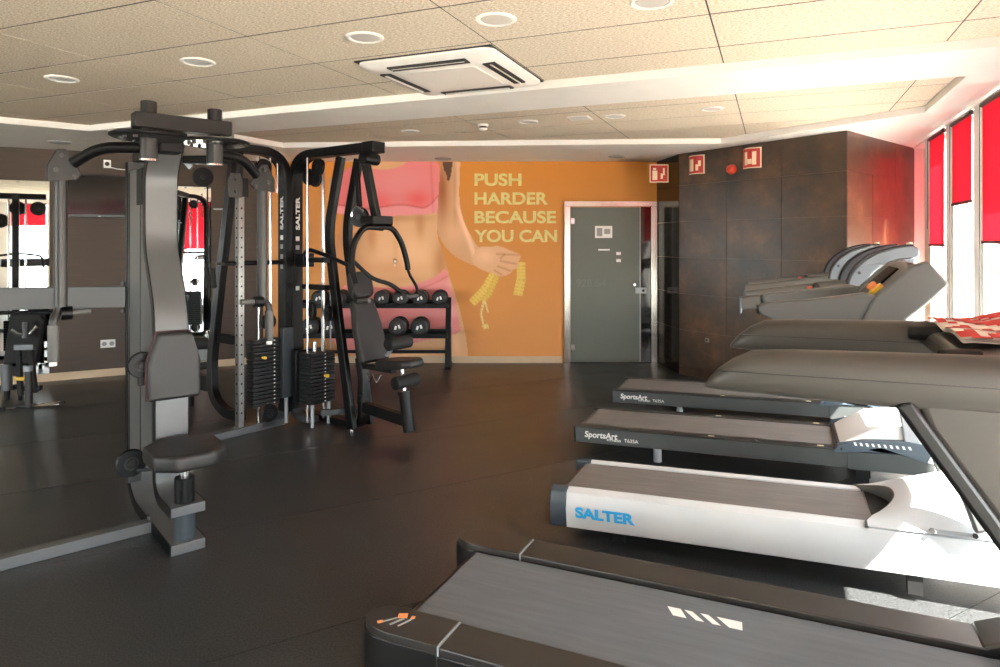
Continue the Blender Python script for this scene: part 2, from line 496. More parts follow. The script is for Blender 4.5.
def panels(rec, a0, b0, arange, brange):
    for i in arange:
        for j in brange:
            A0, B0 = a0 + 1.2 * i, b0 + 0.6 * j
            q = [ab(A0, B0), ab(A0 + 1.2, B0), ab(A0 + 1.2, B0 + 0.6), ab(A0, B0 + 0.6)]
            c = clip(q, rec)
            if len(c) < 3: continue
            if 'p' not in PANEL:
                g = 0.0042
                o = MB().box(g, 1.2 - g, 0.0075, 0.5925, 0.0, 0.025).build('ceiling_panel', 'wood_wool', ceil, smooth=0)
                PANEL['p'] = o
            else:
                o = PANEL['p'].copy(); COL.objects.link(o)
            o.parent = ceil
            o.location = q[0] + Vector((0, 0, ZC + random.uniform(-0.0004, 0.0004)))
            o.rotation_euler = (0, 0, -TH)
panels(R1, -0.30, 2.88, range(-8, 2), range(-16, 3))
# keep the far recess on the joints seen there
PANEL2 = dict(PANEL)
R2h = [Vector((p.x, p.y, 0)) for p in (R2[5], R2[0], R2[1], R2[2], R2[3], R2[4])]
panels(R2h, -0.28, 5.06, range(-5, 3), range(-1, 6))

def wall(name, p, q, z0, z1, mat, t=0.12, out=None):
    p, q = Vector(p), Vector(q); d = (q - p).normalized(); nrm = Vector((d.y, -d.x, 0))
    if out is not None and nrm.dot(out) < 0: nrm = -nrm
    a = [p, q, q + nrm * t, p + nrm * t]
    o = MB().xy([(v.x, v.y) for v in a], z0, z1).build(name, mat, smooth=0)
    return meta(o, kind='structure')
wall('wall_left', JL, LE, 0, ZS, 'brown_laminate', out=-LN)
wall('wall_back', JL, Vector((2.4, YB, 0)), 0, ZS, 'orange_wall', out=Vector((0, 1, 0)))
wall('wall_far_left', LE, RL, 0, ZS, 'rear_wall', out=ab(-1, 0))
# wall behind the camera; its unseen windows are added for light from behind-left
ZL, ZT = 0.10, 2.69
rw = [(-9.9 + 1.4 * i, -9.9 + 1.4 * i + 1.2) for i in (0, 1, 2, 3)]
mb = MB()
def gbox(mb, a0, a1, b0, b1_, z0, z1):
    pts = [ab(a0, b0), ab(a1, b0), ab(a1, b1_), ab(a0, b1_)]
    mb.xy([(v.x, v.y) for v in pts], z0, z1)
gbox(mb, aL, AW, BR - 0.2, BR, 0, ZL); gbox(mb, aL, AW, BR - 0.2, BR, ZT, ZS + 0.1)
ed = [aL] + [v for w_ in rw for v in w_] + [AW]
for i in range(0, len(ed), 2): gbox(mb, ed[i], ed[i + 1], BR - 0.2, BR, ZL, ZT)
meta(mb.build('wall_front', 'white_paint', smooth=0), kind='structure')
for i, (w0, w1) in enumerate(rw):
    wn = thing('window_%d' % (21 + i), None, None, ab((w0 + w1) / 2, BR - 0.1), (GC, -GS), kind='structure')
    hw = (w1 - w0) / 2
    f = MB()
    for x in (-hw, hw - 0.04): f.box(x, x + 0.04, -0.03, 0.03, ZL, ZT)
    f.box(-hw + 0.04, hw - 0.04, -0.03, 0.03, ZL, ZL + 0.05); f.box(-hw + 0.04, hw - 0.04, -0.03, 0.03, ZT - 0.05, ZT)
    f.build('window_frame', 'white_paint', wn, smooth=0)
    MB().add([(-hw + 0.04, 0, ZL + 0.05), (hw - 0.04, 0, ZL + 0.05), (hw - 0.04, 0, ZT - 0.05), (-hw + 0.04, 0, ZT - 0.05)], [(0, 1, 2, 3)]).build('pane', 'window_glass', wn, smooth=0)
def portal(loc, face, wid, hei):
    pl = bpy.data.lights.new('window_portal', 'AREA'); pl.shape = 'RECTANGLE'
    pl.size, pl.size_y = wid, hei; pl.cycles.is_portal = True
    po = bpy.data.objects.new('window_portal', pl); COL.objects.link(po)
    z_ = -Vector(face); x_ = Vector((0, 0, 1)).cross(z_).normalized(); y_ = z_.cross(x_)
    po.matrix_world = Matrix.Translation(loc) @ Matrix((x_, y_, z_)).transposed().to_4x4()
portal(ab((aL + AW) / 2, BR - 0.22, (ZL + ZT) / 2), ab(0, 1), AW - aL, ZT - ZL)
# baseboards
def base(name, p, q, inn, mat='baseboard', h=0.088):
    wall(name, p, q, 0.0, h, mat, t=0.014, out=inn)
base('baseboard_left', JL, LE, LN)
base('baseboard_back', JL + Vector((0.0, 0, 0)), Vector((0.835, YB, 0)), Vector((0, -1, 0)))

# tiled corner block
core = MB().xy([(T0.x + 0.004, YB + 0.1), (T1.x + 0.004, T1.y + 0.006), (T2.x, T2.y + 0.012), (T3.x + 0.02, T3.y + 0.012), (T3.x + 0.02, YB + 0.1)], 0, ZS).build('wall_corner', 'grout', smooth=0)
meta(core, kind='structure')
def tiles(p, q, cols, mat, nrm):
    d = (q - p); L = d.length; d.normalize()
    zj = [0.0, 0.11, 0.55, 0.99, 1.43, 1.87, 2.31, ZS]
    for i in range(cols):
        for j in range(len(zj) - 1):
            s0, s1 = L * i / cols + 0.0015, L * (i + 1) / cols - 0.0015
            c = p + d * (s0 + s1) / 2 + Vector((0, 0, (zj[j] + zj[j + 1]) / 2)) - nrm * 0.001
            off = random.uniform(-0.0006, 0.0006)
            MB().obox(c + nrm * off, d, nrm, (0, 0, 1), s1 - s0, 0.01, zj[j + 1] - zj[j] - 0.003).build('wall_tile', mat, core, smooth=0)
def nrm_of(p, q, toward):
    d = (q - p).normalized(); n_ = Vector((d.y, -d.x, 0))
    return n_ if n_.dot(toward) > 0 else -n_
tiles(T1, T2, 3, 'rust_tile', nrm_of(T1, T2, Vector((-1, -1, 0))))
tiles(T2, T3, 3, 'rust_tile', nrm_of(T2, T3, Vector((1, -1, 0))))
tiles(T0, T1, 1, 'gloss_panel', nrm_of(T0, T1, Vector((-1, 0, 0))))

# ------------------------------------------------------------------ window wall on the right
WN = ab(1, 0)                                          # outward
wins = []
b1 = 7.94
for k in range(4):
    wins.append((b1 - 0.93 * k - 0.64, b1 - 0.93 * k))
bb = wins[-1][0] - 0.27
wins.append((2.72, 3.95))
bb = 1.7  # window left out: unseen solid wall added to block sun and red glow
while bb - 1.1 > BR + 0.2:
    wins.append((bb - 1.1, bb))
    bb -= 1.28
ZL, ZT = 0.10, 2.69
mb = MB()
def wbox(mb, b0, b1_, a0, a1, z0, z1):
    pts = [ab(a0, b0), ab(a1, b0), ab(a1, b1_), ab(a0, b1_)]
    mb.xy([(v.x, v.y) for v in pts], z0, z1)
bt = (T3.x * GS + T3.y * GC)
wbox(mb, BR, bt + 0.3, AW, AW + 0.22, 0, ZL)
wbox(mb, BR, bt + 0.3, AW, AW + 0.22, ZT, ZS + 0.1)
edges = [bt + 0.3, bt - 0.03, 8.25] + [v for w_ in wins for v in (w_[1], w_[0])] + [BR]
for i in range(0, len(edges), 2):
    wbox(mb, edges[i + 1], edges[i], AW, AW + 0.22, ZL, ZT)
meta(mb.build('wall_right', 'white_paint', smooth=0), kind='structure')
drops = [1.60, 1.96, 1.63, 1.66, 1.66, 1.45, 2.02, 2.1, 2.05, 2.08, 2.05]
words = ['leftmost red roller blind in view, beside the tiled corner', 'shortest red roller blind, second of those in view by the tiled corner', 'red roller blind cut by the right picture edge']
for i, (w0, w1) in enumerate(wins + [(8.25, bt - 0.03)]):
    deep = 0.13 if i == len(wins) else 0.0
    wn = thing('window_%d' % (i + 1), None, None, ab(AW + (0.16 if deep else 0.1), (w0 + w1) / 2), (GC, -GS), kind='structure')
    hw = (w1 - w0) / 2
    f = MB()
    for y in (-hw, hw - 0.04): f.box(0.0, 0.06, y, y + 0.04, ZL, ZT)
    f.box(0.0, 0.06, -hw + 0.04, hw - 0.04, ZL, ZL + 0.05); f.box(0.0, 0.06, -hw + 0.04, hw - 0.04, ZT - 0.05, ZT)
    f.build('window_frame', 'white_paint', wn, smooth=0)
    MB().add([(0.03, -hw + 0.04, ZL + 0.05), (0.03, hw - 0.04, ZL + 0.05), (0.03, hw - 0.04, ZT - 0.05), (0.03, -hw + 0.04, ZT - 0.05)], [(0, 1, 2, 3)]).build('pane', 'window_glass', wn, smooth=0)
    zb = 1.3 if deep else drops[i % len(drops)]
    lab = words[i] if i < 3 else 'red roller blind on window %s along the bright glazed side, counted from the tiled corner' % ['four', 'five', 'six', 'seven', 'eight', 'nine', 'ten', 'eleven', 'twelve', 'thirteen', 'fourteen'][i - 3]
    if deep: lab = 'red roller blind in the deep corner window, mirrored in the glossy tiles'
    rb = thing('roller_blind', lab, 'blind', ab(AW - 0.012 + deep * 1.4, (w0 + w1) / 2), (GC, -GS), 'red roller blinds on the windows')
    hb = hw - 0.005
    MB().add([(0, -hb, zb), (0, hb, zb), (0, hb, ZT - 0.01), (0, -hb, ZT - 0.01)], [(0, 1, 2, 3)]).build('fabric', 'red_fabric', rb, smooth=0)
    MB().box(-0.009, 0.009, -hb, hb, zb - 0.022, zb).build('bottom_bar', 'vinyl_piping', rb)
    MB().cyl((0, -hb, ZT - 0.03), (0, hb, ZT - 0.03), 0.02).build('roller', 'rail_dark', rb)
    if i in (0, 1, 2):
        MB().tube([(-0.02, hb - 0.01, ZT - 0.03), (-0.022, hb - 0.01, 1.75 if i == 0 else 0.9)], 0.003, 6).build('pull_chain', 'rail_black', rb)
portal(ab(AW + 0.24, (bt + 0.3 + BR) / 2, (ZT + ZL) / 2), -WN, bt + 0.3 - BR, ZT - ZL)
# terrace outside
mb = MB(); wbox(mb, -26, 30, AW + 0.22, AW + 40, -0.3, -0.06); wbox(mb, -26, BR - 0.2, -30, AW + 0.22, -0.3, -0.06)
meta(mb.build('terrace_ground', 'terrace', smooth=0), kind='structure')

# ------------------------------------------------------------------ mural print on the back wall
def inpoly(px, py, poly):
    r = np.zeros(px.shape, bool); n_ = len(poly)
    for i in range(n_):
        x0, y0 = poly[i]; x1, y1 = poly[(i + 1) % n_]
        if y0 == y1: continue
        c = ((y0 > py) != (y1 > py)) & (px < (x1 - x0) * (py - y0) / (y1 - y0) + x0)
        r ^= c
    return r
def smoothpoly(p, it=2):
    for _ in range(it):
        q = []
        for i in range(len(p)):
            a, b_ = p[i], p[(i + 1) % len(p)]
            q += [(a[0] * .75 + b_[0] * .25, a[1] * .75 + b_[1] * .25), (a[0] * .25 + b_[0] * .75, a[1] * .25 + b_[1] * .75)]
        p = q
    return p
def mural():
    x0, x1, y0, y1 = 263.5, 664.0, 162.0, 357.0
    nx, ny = 500, 244
    gx, gy = np.meshgrid(np.linspace(x0, x1, nx), np.linspace(y0, y1, ny))
    g = lambda cx, cy, sx, sy: np.exp(-((gx - cx) / sx) ** 2 - ((gy - cy) / sy) ** 2)
    C = np.zeros((ny, nx, 3))
    t = ((gy - y0) / (y1 - y0))[..., None]
    C[:] = np.array([214, 138, 50]) * (1 - t) + np.array([214, 146, 84]) * t
    def blend(mask, col, k=1.0):
        kk = (mask * k)[..., None]
        C[:] = C * (1 - kk) + np.array(col) * kk
    skin = np.array([224, 174, 128]); 
    # torso and thighs
    torso = smoothpoly([(352, 150), (440, 150), (437, 216), (437, 236), (443, 252), (447, 268), (466, 330), (470, 380), (330, 380), (322, 300), (334, 250), (345, 210)], 2)
    mt = inpoly(gx, gy, torso)
    S = np.zeros_like(C); S[:] = skin
    S += (g(415, 255, 22, 30) * 16)[..., None] * np.array([1.2, 1.1, 1.0])
    S += (g(380, 250, 16, 26) * 10)[..., None] * np.array([1.2, 1.1, 1.0])
    S -= (g(420, 226, 5, 12) * 30)[..., None] * np.array([0.7, 1.0, 1.1])
    S -= (g(372, 236, 5, 16) * 34)[..., None] * np.array([0.6, 1.0, 1.1])
    S -= (g(395, 218, 40, 4) * 26)[..., None] * np.array([0.8, 1.0, 1.0])
    S -= (np.clip((gx - 436) / 12, 0, 1) * np.clip((290 - gy) / 40, 0, 1) * 14)[..., None]
    S -= (np.clip((372 - gx) / 30, 0, 1) * 40)[..., None] * np.array([0.7, 1.0, 1.1])
    S -= (g(388, 268, 34, 7) * 16)[..., None] * np.array([0.5, 1.0, 1.0])
    S += (g(456, 345, 6, 16) * 18)[..., None]
    S -= (g(396, 238, 3, 22) * 12)[..., None] * np.array([0.7, 1.0, 1.1])
    S -= (g(440, 262, 7, 18) * 34)[..., None] * np.array([0.7, 1.0, 1.1])
    S -= (g(405, 280, 30, 6) * 16)[..., None] * np.array([0.7, 1.0, 1.1])
    C[mt] = S[mt]
    # navel piercing
    blend(g(395, 261, 2.6, 3.4) > 0.5, (150, 92, 60), 0.8); blend(g(395, 261.6, 1.5, 1.8) > 0.5, (246, 236, 220)); blend(g(395, 265, 1, 2) > 0.5, (240, 226, 205), 0.7)
    # pink top
    top = smoothpoly([(340, 166), (376, 169.5), (392, 169.5), (408, 163), (412, 154), (436, 154), (440.5, 172), (440, 192), (441, 195), (438, 205), (438, 213.5), (410, 215), (382, 216.5), (355, 216), (330, 212)], 1)
    mtp = inpoly(gx, gy, top)
    T = np.zeros_like(C); T[:] = (232, 132, 132)
    T += (g(395, 180, 30, 16) * 8)[..., None] * np.array([0.2, 1.2, 1.2])
    T += (g(418, 199, 12, 8) * 34)[..., None] * np.array([0.1, -1.0, -1.0])
    T += (g(381, 203, 10, 10) * 26)[..., None] * np.array([0.2, -1.0, -0.9])
    T -= (g(350, 200, 14, 30) * 26)[..., None] * np.array([0.4, 1.0, 1.0])
    yl = 207 - 2.0 * np.cos((gx - 400) / 10.5) + np.clip((gx - 420) / 18, 0, 1) ** 2 * -13
    band = gy > yl
    T[band] = (236, 150, 150)
    T -= (np.exp(-((gy - yl) / 1.0) ** 2) * 34)[..., None] * np.array([0.6, 1, 1])
    T -= (np.exp(-((gx - (431 + (gy - 165) * 0.05)) / 1.2) ** 2) * 12)[..., None]
    C[mtp] = T[mtp]
    # pink shorts
    sh = smoothpoly([(336, 284), (372, 287), (398, 288), (418, 284), (436, 276.5), (446.5, 267), (450, 282), (455, 300), (460, 325), (460.5, 333), (438, 338), (412, 343), (380, 352), (330, 356)], 1)
    msh = inpoly(gx, gy, sh)
    T = np.zeros_like(C); T[:] = (234, 146, 142)
    T += (np.sin(gx * 0.06 + gy * 0.42) * 4 + np.sin(gx * 0.03 - gy * 0.22) * 4)[..., None] * np.array([0.4, 1, 1])
    T -= (g(384, 300, 14, 12) * 40)[..., None] * np.array([0.6, 1, 1])
    T -= (g(400, 346, 60, 6) * 18)[..., None]
    T += (g(452, 300, 5, 40) * 16)[..., None] * np.array([0.2, 1, 1])
    wl = 293 - np.clip((gx - 400) / 48, 0, 1.2) ** 1.6 * 17
    T -= (np.exp(-((gy - wl) / 1.0) ** 2) * 22)[..., None] * np.array([0.6, 1, 1])
    C[msh] = T[msh]
    # arm
    arm = smoothpoly([(441, 150), (461, 150), (459.5, 180), (459, 200), (463, 220), (471, 236), (477, 246), (489, 255), (483, 268), (466, 263), (450, 253), (440, 240), (436.5, 225), (438, 205)], 2)
    ma = inpoly(gx, gy, arm)
    S = np.zeros_like(C); S[:] = (216, 164, 122)
    S += (np.exp(-((gx - (457 + np.clip(gy - 205, 0, 60) * 0.35)) / 3.0) ** 2) * 30)[..., None] * np.array([0.9, 1.1, 1.3])
    S -= (g(442, 190, 6, 26) * 60)[..., None] * np.array([0.8, 1.1, 1.1])
    S -= (g(455.5, 185, 2.2, 30) * 30)[..., None]
    S += (g(455, 232, 12, 12) * 14)[..., None]
    C[ma] = S[ma]
    hair = smoothpoly([(441, 150), (453, 150), (452, 172), (448, 184), (446, 172), (443.5, 170)], 1)
    blend(inpoly(gx, gy, hair), (74, 46, 30), 0.85)
    # tape measure strips
    def strip(pts, wd, col):
        for i in range(len(pts) - 1):
            (xa, ya), (xb, yb) = pts[i], pts[i + 1]
            dx, dy = xb - xa, yb - ya; L = math.hypot(dx, dy)
            s = ((gx - xa) * dx + (gy - ya) * dy) / L; o = np.abs((gx - xa) * -dy + (gy - ya) * dx) / L
            mm = (s >= -0.3) & (s <= L + 0.3) & (o <= wd)
            blend(mm, col)
            blend(mm & (o > wd * 0.2) & (np.mod(s, 3.4) < 1.1), (176, 136, 56), 0.3)
    strip([(495, 272), (486, 288), (472, 303)], 4.2, (232, 196, 96))
    strip([(497, 276), (489, 294), (482, 301)], 2.8, (222, 184, 84))
    strip([(521, 262), (521, 280), (518, 295)], 4.6, (230, 196, 98))
    strip([(484, 300), (481, 314), (484, 327)], 1.0, (226, 206, 140))
    strip([(483, 327), (488, 326)], 2.4, (228, 204, 130))
    strip([(485, 301), (488, 312)], 0.8, (226, 206, 140))
    # hand
    hand = smoothpoly([(476, 247), (488, 247), (500, 245.5), (512, 251.5), (519, 253.5), (521, 257), (518, 262), (520, 266), (513, 270), (510, 274), (500, 277), (494, 274), (487, 272), (478, 268), (471, 262)], 2)
    mh = inpoly(gx, gy, hand)
    S = np.zeros_like(C); S[:] = (224, 174, 132)
    S += (g(485, 256, 10, 8) * 16)[..., None]
    for (xa, ya, xb, yb) in ((496, 254, 519, 255), (500, 261, 517, 264), (497, 266, 511, 271), (494, 270, 502, 275), (505, 254, 500, 259)):
        dx, dy = xb - xa, yb - ya; L = math.hypot(dx, dy)
        s = ((gx - xa) * dx + (gy - ya) * dy) / L; o = np.abs((gx - xa) * -dy + (gy - ya) * dx) / L
        S -= (np.exp(-(o / 0.9) ** 2) * ((s > 0) & (s < L)) * 30)[..., None] * np.array([0.8, 1, 1])
    C[mh] = S[mh]
    C = np.clip(C, 0, 255) / 255
    L_ = np.where(C <= 0.04045, C / 12.92, ((C + 0.055) / 1.055) ** 2.4)
    X = (gx - 500) / F * YB; Z = H - (gy - HY) / F * YB
    front = np.stack([X, np.full_like(X, -0.003), Z], -1).reshape(-1, 3)
    idx = np.arange(nx * ny).reshape(ny, nx)
    keep = ~((gx[:-1, :-1] > 563) & (gy[:-1, :-1] > 202))      # the doorway
    q = np.stack([idx[:-1, :-1], idx[1:, :-1], idx[1:, 1:], idx[:-1, 1:]], -1)[keep]
    root = thing('wall_mural', 'orange printed wall mural of a torso in pink sportswear holding a tape measure', 'mural', (0, YB, 0))
    me = bpy.data.meshes.new('mural_sheet')
    me.from_pydata(front.tolist(), [], q.tolist())
    a = me.color_attributes.new('print', 'FLOAT_COLOR', 'POINT')
    a.data.foreach_set('color', np.concatenate([L_.reshape(-1, 3), np.ones((nx * ny, 1))], 1).ravel().astype(np.float32))
    me.materials.append(MATS['mural_print'])
    o = bpy.data.objects.new('mural_sheet', me); COL.objects.link(o); o.parent = root
    for s_, y_, xe in (('PUSH', 185.3, 521.5), ('HARDER', 204.1, 548), ('BECAUSE', 222.8, 556), ('YOU CAN', 241.6, 557)):
        p = P(474.5, y_, YB)
        cap = 11.4 / F * YB
        text('mural_lettering', s_, cap / 0.69, 'pale_print', root, (p.x, -0.004, p.z), (1, 0, 0), (0, 0, 1), bold=0.0065, width=(xe - 474.5) / F * YB, lift=0.001)
mural()

# ------------------------------------------------------------------ glass door
def wx(px): return (px - 500) / F * YB
def wz(py): return H - (py - HY) / F * YB
dr = thing('door_1', 'grey glass door in a brushed steel frame', None, (0, YB, 0), kind='structure')
zt = wz(201.4)
MB().box(wx(564), wx(570), -0.05, 0.02, 0, zt - 0.072).build('frame_post', 'steel', dr, bevel=0.003)
MB().box(wx(650.5), wx(656.5), -0.05, 0.02, 0, zt - 0.072).build('frame_post', 'steel', dr, bevel=0.003)
MB().box(wx(564), wx(656.5), -0.05, 0.02, zt - 0.072, zt).build('frame_head', 'steel', dr, bevel=0.003)
gl = MB().box(wx(570) + 0.006, wx(639.5), -0.02, -0.01, 0.015, zt - 0.08).build('door_leaf', 'door_glass', dr, smooth=0)
MB().box(wx(639.2), wx(640.2), -0.022, -0.008, 0.015, zt - 0.08).build('leaf_edge', 'silver_plastic', dr)
MB().box(wx(640.6), wx(650.5), -0.02, -0.01, 0.015, zt - 0.075).build('side_pane', 'side_glass', dr, smooth=0)
for py in (221, 347):
    MB().box(wx(570.5), wx(574.5), -0.03, 0.0, wz(py + 3), wz(py - 3)).build('hinge', 'chrome', dr, bevel=0.003)
lk = MB().box(wx(635), wx(645.5), -0.045, 0.0, wz(293.2), wz(287.6)).build('lock_case', 'silver_plastic', dr, bevel=0.003)
MB().cyl((wx(642.5), -0.045, wz(290.4)), (wx(642.5), -0.055, wz(290.4)), 0.018).build('lock_knob', 'dark_metal', lk)
MB().cyl((wx(634), -0.02, wz(284.5)), (wx(634), -0.05, wz(284.5)), 0.014).build('door_knob', 'chrome', dr)
pn = MB().box(wx(594.8), wx(612), -0.024, -0.0215, wz(238), wz(226)).build('notice_sheet', 'socket_white', dr)
MB().box(wx(596.5), wx(602), -0.0255, -0.0242, wz(236.3), wz(228)).build('notice_figure', 'grey_print', pn)
MB().box(wx(604), wx(610), -0.0255, -0.0242, wz(234), wz(229)).build('notice_figure', 'grey_print', pn)
MB().box(wx(598), wx(609.5), -0.024, -0.0215, wz(250.5), wz(249)).build('decal_strip', 'socket_white', dr)
for py in (253.5, 260.5):
    MB().box(wx(616), wx(620.5), -0.024, -0.0215, wz(py + 1.5), wz(py - 1.5)).build('decal_square', 'socket_white', dr)
text('door_number', '928 54', 0.14, 'etched', dr, (wx(576), -0.024, wz(286.5)), (1, 0, 0), (0, 0, 1), bold=0.002, width=0.4)
MB().box(wx(563.5), wx(652), -0.04, 0.02, 0.0, 0.012).build('threshold', 'dark_metal', dr)

# ------------------------------------------------------------------ left wall: mirrors, television, sockets
def ls(px):
    t = (px - 500) / F
    return -(8.95 * t + 3.17) / (0.87 - 0.493 * t)
def LW(s, z, off=0.0): return JL + LD * s + LN * off + Vector((0, 0, z))
def lbox(name, s0, s1, z0, z1, o0, o1, mat, parent, **kw):
    return MB().obox(LW((s0 + s1) / 2, (z0 + z1) / 2, (o0 + o1) / 2), LD, LN, (0, 0, 1), abs(s1 - s0), abs(o1 - o0), abs(z1 - z0)).build(name, mat, parent, world=True, **kw)
def mirror(s0, s1, label):
    t = thing('wall_mirror', label, 'mirror', LW(s0, 0.09), (LD.x, LD.y), 'tall frameless mirrors on the brown wall')
    lbox('mirror_glass', s0, s1, 0.092, 2.325, 0.003, 0.009, 'mirror', t, smooth=0)
    for z in (0.1, 2.31):
        for s in (s0 + 0.3, s1 - 0.3):
            MB().obox(LW(s, z, 0.008), LD, LN, (0, 0, 1), 0.03, 0.012, 0.02).build('mirror_clip', 'chrome', t, world=True)
mirror(ls(49.5), ls(-110), 'large frameless wall mirror at the left edge of the picture')
mirror(ls(211), ls(150), 'tall narrow wall mirror between the fly station and the cable tower')
tv = thing('television', 'black flat television hung high on the brown wall', 'television', LW(ls(95), 1.92), (LD.x, LD.y))
s0, s1 = ls(137), ls(61)
lbox('tv_body', s0, s1, 1.91, 2.42, 0.05, 0.11, 'tv_black', tv, bevel=0.006)
lbox('tv_screen', s0 + 0.02, s1 - 0.02, 1.945, 2.405, 0.11, 0.1125, 'screen', tv, smooth=0)
lbox('wall_bracket', s0 + 0.3, s1 - 0.35, 2.05, 2.3, 0.0, 0.05, 'dark_metal', tv)
lbox('tv_badge', (s0 + s1) / 2 - 0.012, (s0 + s1) / 2 + 0.012, 1.92, 1.928, 0.11, 0.112, 'silver_plastic', tv)
def socket(px0, px1, py0, py1, label, n_):
    sa, sb = ls(px1), ls(px0); Y = LW((sa + sb) / 2, 0).y
    z0, z1 = H - (py1 - HY) / F * Y, H - (py0 - HY) / F * Y
    t = thing('wall_socket', label, 'socket', LW((sa + sb) / 2, z0), (LD.x, LD.y))
    lbox('cover_plate', sa, sb, z0, z1, 0.0, 0.012, 'socket_white', t, bevel=0.003)
    for i in range(n_):
        c = LW(sa + (sb - sa) * (i + 0.5) / n_, (z0 + z1) / 2, 0.012)
        MB().cyl(c, c + LN * 0.003, 0.026).build('outlet', 'grey_print' if n_ > 1 else 'rail_black', t, world=True)
socket(100.5, 115.5, 339.5, 347.5, 'white double wall socket low on the brown wall', 2)
socket(103.5, 111, 160, 168, 'single white wall socket above the television', 1)
cb = MB().tube([LW(ls(111), 2.52, 0.02), LW(ls(117), 2.505, 0.03), LW(ls(128), 2.5, 0.02)], 0.006, 6).build('television_cable', 'socket_white')
meta(cb, 'thin white cable running from the socket above the television', 'cable')

# ------------------------------------------------------------------ ceiling fittings
def downlight(px, py, z, label, r=0.105):
    c = PZ(px, py, z)
    t = thing('downlight', label, 'light', c, (GC, -GS), 'round ceiling downlights')
    MB().lathe([(r, 0.004), (r, -0.004), (r - 0.008, -0.010), (r - 0.022, -0.008), (r - 0.024, 0.002)], (0, 0, 0)).build('rim', 'ac_white', t)
    MB().lathe([(r - 0.024, 0.0), (r - 0.03, -0.006), (0.001, -0.009)], (0, 0, 0)).build('lens', 'lamp_lens', t)
for q in ((62, 78.5, 'greyish round downlight at the far left of the ceiling'), (198, 61.5, 'round downlight above the fly station'),
          (365, 37, 'round downlight just left of the air conditioner'), (496, 19, 'round downlight just above the air conditioner in the picture'),
          (652, 1, 'round downlight cut by the top picture edge')):
    downlight(q[0], q[1], ZC, q[2])
for q in ((410, 131, 'leftmost round downlight in the far ceiling recess'), (528, 121.5, 'round downlight right of the smoke detector'),
          (615, 116, 'round downlight in the middle of the far ceiling recess'), (712, 108.5, 'rightmost round downlight in the far ceiling recess')):
    downlight(q[0], q[1], ZC, q[2], 0.095)
for px, py, lab in ((60, 142, 'slim grey vent slot in the soffit above the left wall'), (443, 158.5, 'slim grey vent slot in the soffit above the pink top'), (617, 156.3, 'slim grey vent slot in the soffit above the glass door')):
    c = PZ(px, py, ZS)
    t = thing('ceiling_vent', lab, 'vent', c, (1, 0), 'round soffit vents')
    MB().lathe([(0.11, 0.0), (0.11, -0.006), (0.1, -0.012), (0.07, -0.012), (0.065, -0.004)], (0, 0, 0)).build('vent_rim', 'grey_print', t)
    MB().lathe([(0.066, -0.002), (0.05, -0.014), (0.001, -0.016)], (0, 0, 0)).build('vent_disc', 'silver_plastic', t)
c = PZ(580, 118, ZC)
t = thing('access_hatch', 'small square white hatch in the far ceiling recess', 'hatch', c, (GC, -GS))
MB().box(-0.1, 0.1, -0.1, 0.1, -0.006, 0.0).build('hatch_frame', 'ac_white', t, bevel=0.003); MB().box(-0.085, 0.085, -0.085, 0.085, -0.009, -0.006).build('hatch_lid', 'lamp_lens', t)
c = PZ(483, 124.5, ZC)
t = thing('smoke_detector', 'small white smoke detector in the far ceiling recess', 'detector', c)
MB().lathe([(0.052, 0), (0.052, -0.015), (0.045, -0.02)], (0, 0, 0)).build('detector_base', 'ac_white', t)
MB().lathe([(0.036, -0.02), (0.036, -0.03), (0.03, -0.036)], (0, 0, 0)).build('sensor_gap', 'vent_dark', t)
MB().lathe([(0.04, -0.036), (0.042, -0.045), (0.03, -0.058), (0.001, -0.06)], (0, 0, 0)).build('sensor_cap', 'ac_white', t)

# air conditioner cassette
ac = thing('air_conditioner', 'white four way ceiling cassette air conditioner', 'air conditioner', ab(-1.975, 3.995, ZC), (GC, -GS))
hs = 0.465
prof = [(hs, -0.008), (hs, -0.022), (hs - 0.03, -0.042), (hs - 0.2, -0.05)]
mb = MB(); rings = []
def rsq(h, r, z, n_=5):
    out = []
    for cx, cy, a0 in ((1, 1, 0), (-1, 1, 90), (-1, -1, 180), (1, -1, 270)):
        for i in range(n_):
            a = math.radians(a0 + 90 * i / (n_ - 1)); out.append((cx * (h - r) + r * math.cos(a), cy * (h - r) + r * math.sin(a), z))
    return out
vs = []; N_ = 20
for h_, z_ in prof + [(0.285, -0.05), (0.285, -0.02)]:
    vs += rsq(h_, 0.07 if h_ > 0.3 else 0.03, z_)
fs = [(k * N_ + i, k * N_ + (i + 1) % N_, (k + 1) * N_ + (i + 1) % N_, (k + 1) * N_ + i) for k in range(5) for i in range(N_)]
MB().add(vs, fs).build('fascia', 'ac_white', ac, smooth=30)
MB().box(-hs - 0.004, hs + 0.004, -hs - 0.004, hs + 0.004, -0.009, 0.0).build('gap_shade_plate', 'vent_dark', ac)  # dark plate showing past the fascia, stands in for the shadow gap
MB().add(rsq(0.268, 0.03, -0.05) + rsq(0.262, 0.03, -0.056), [(i, (i + 1) % 20, 20 + (i + 1) % 20, 20 + i) for i in range(20)] + [tuple(range(20, 40))]).build('intake_grille', 'ac_white', ac)
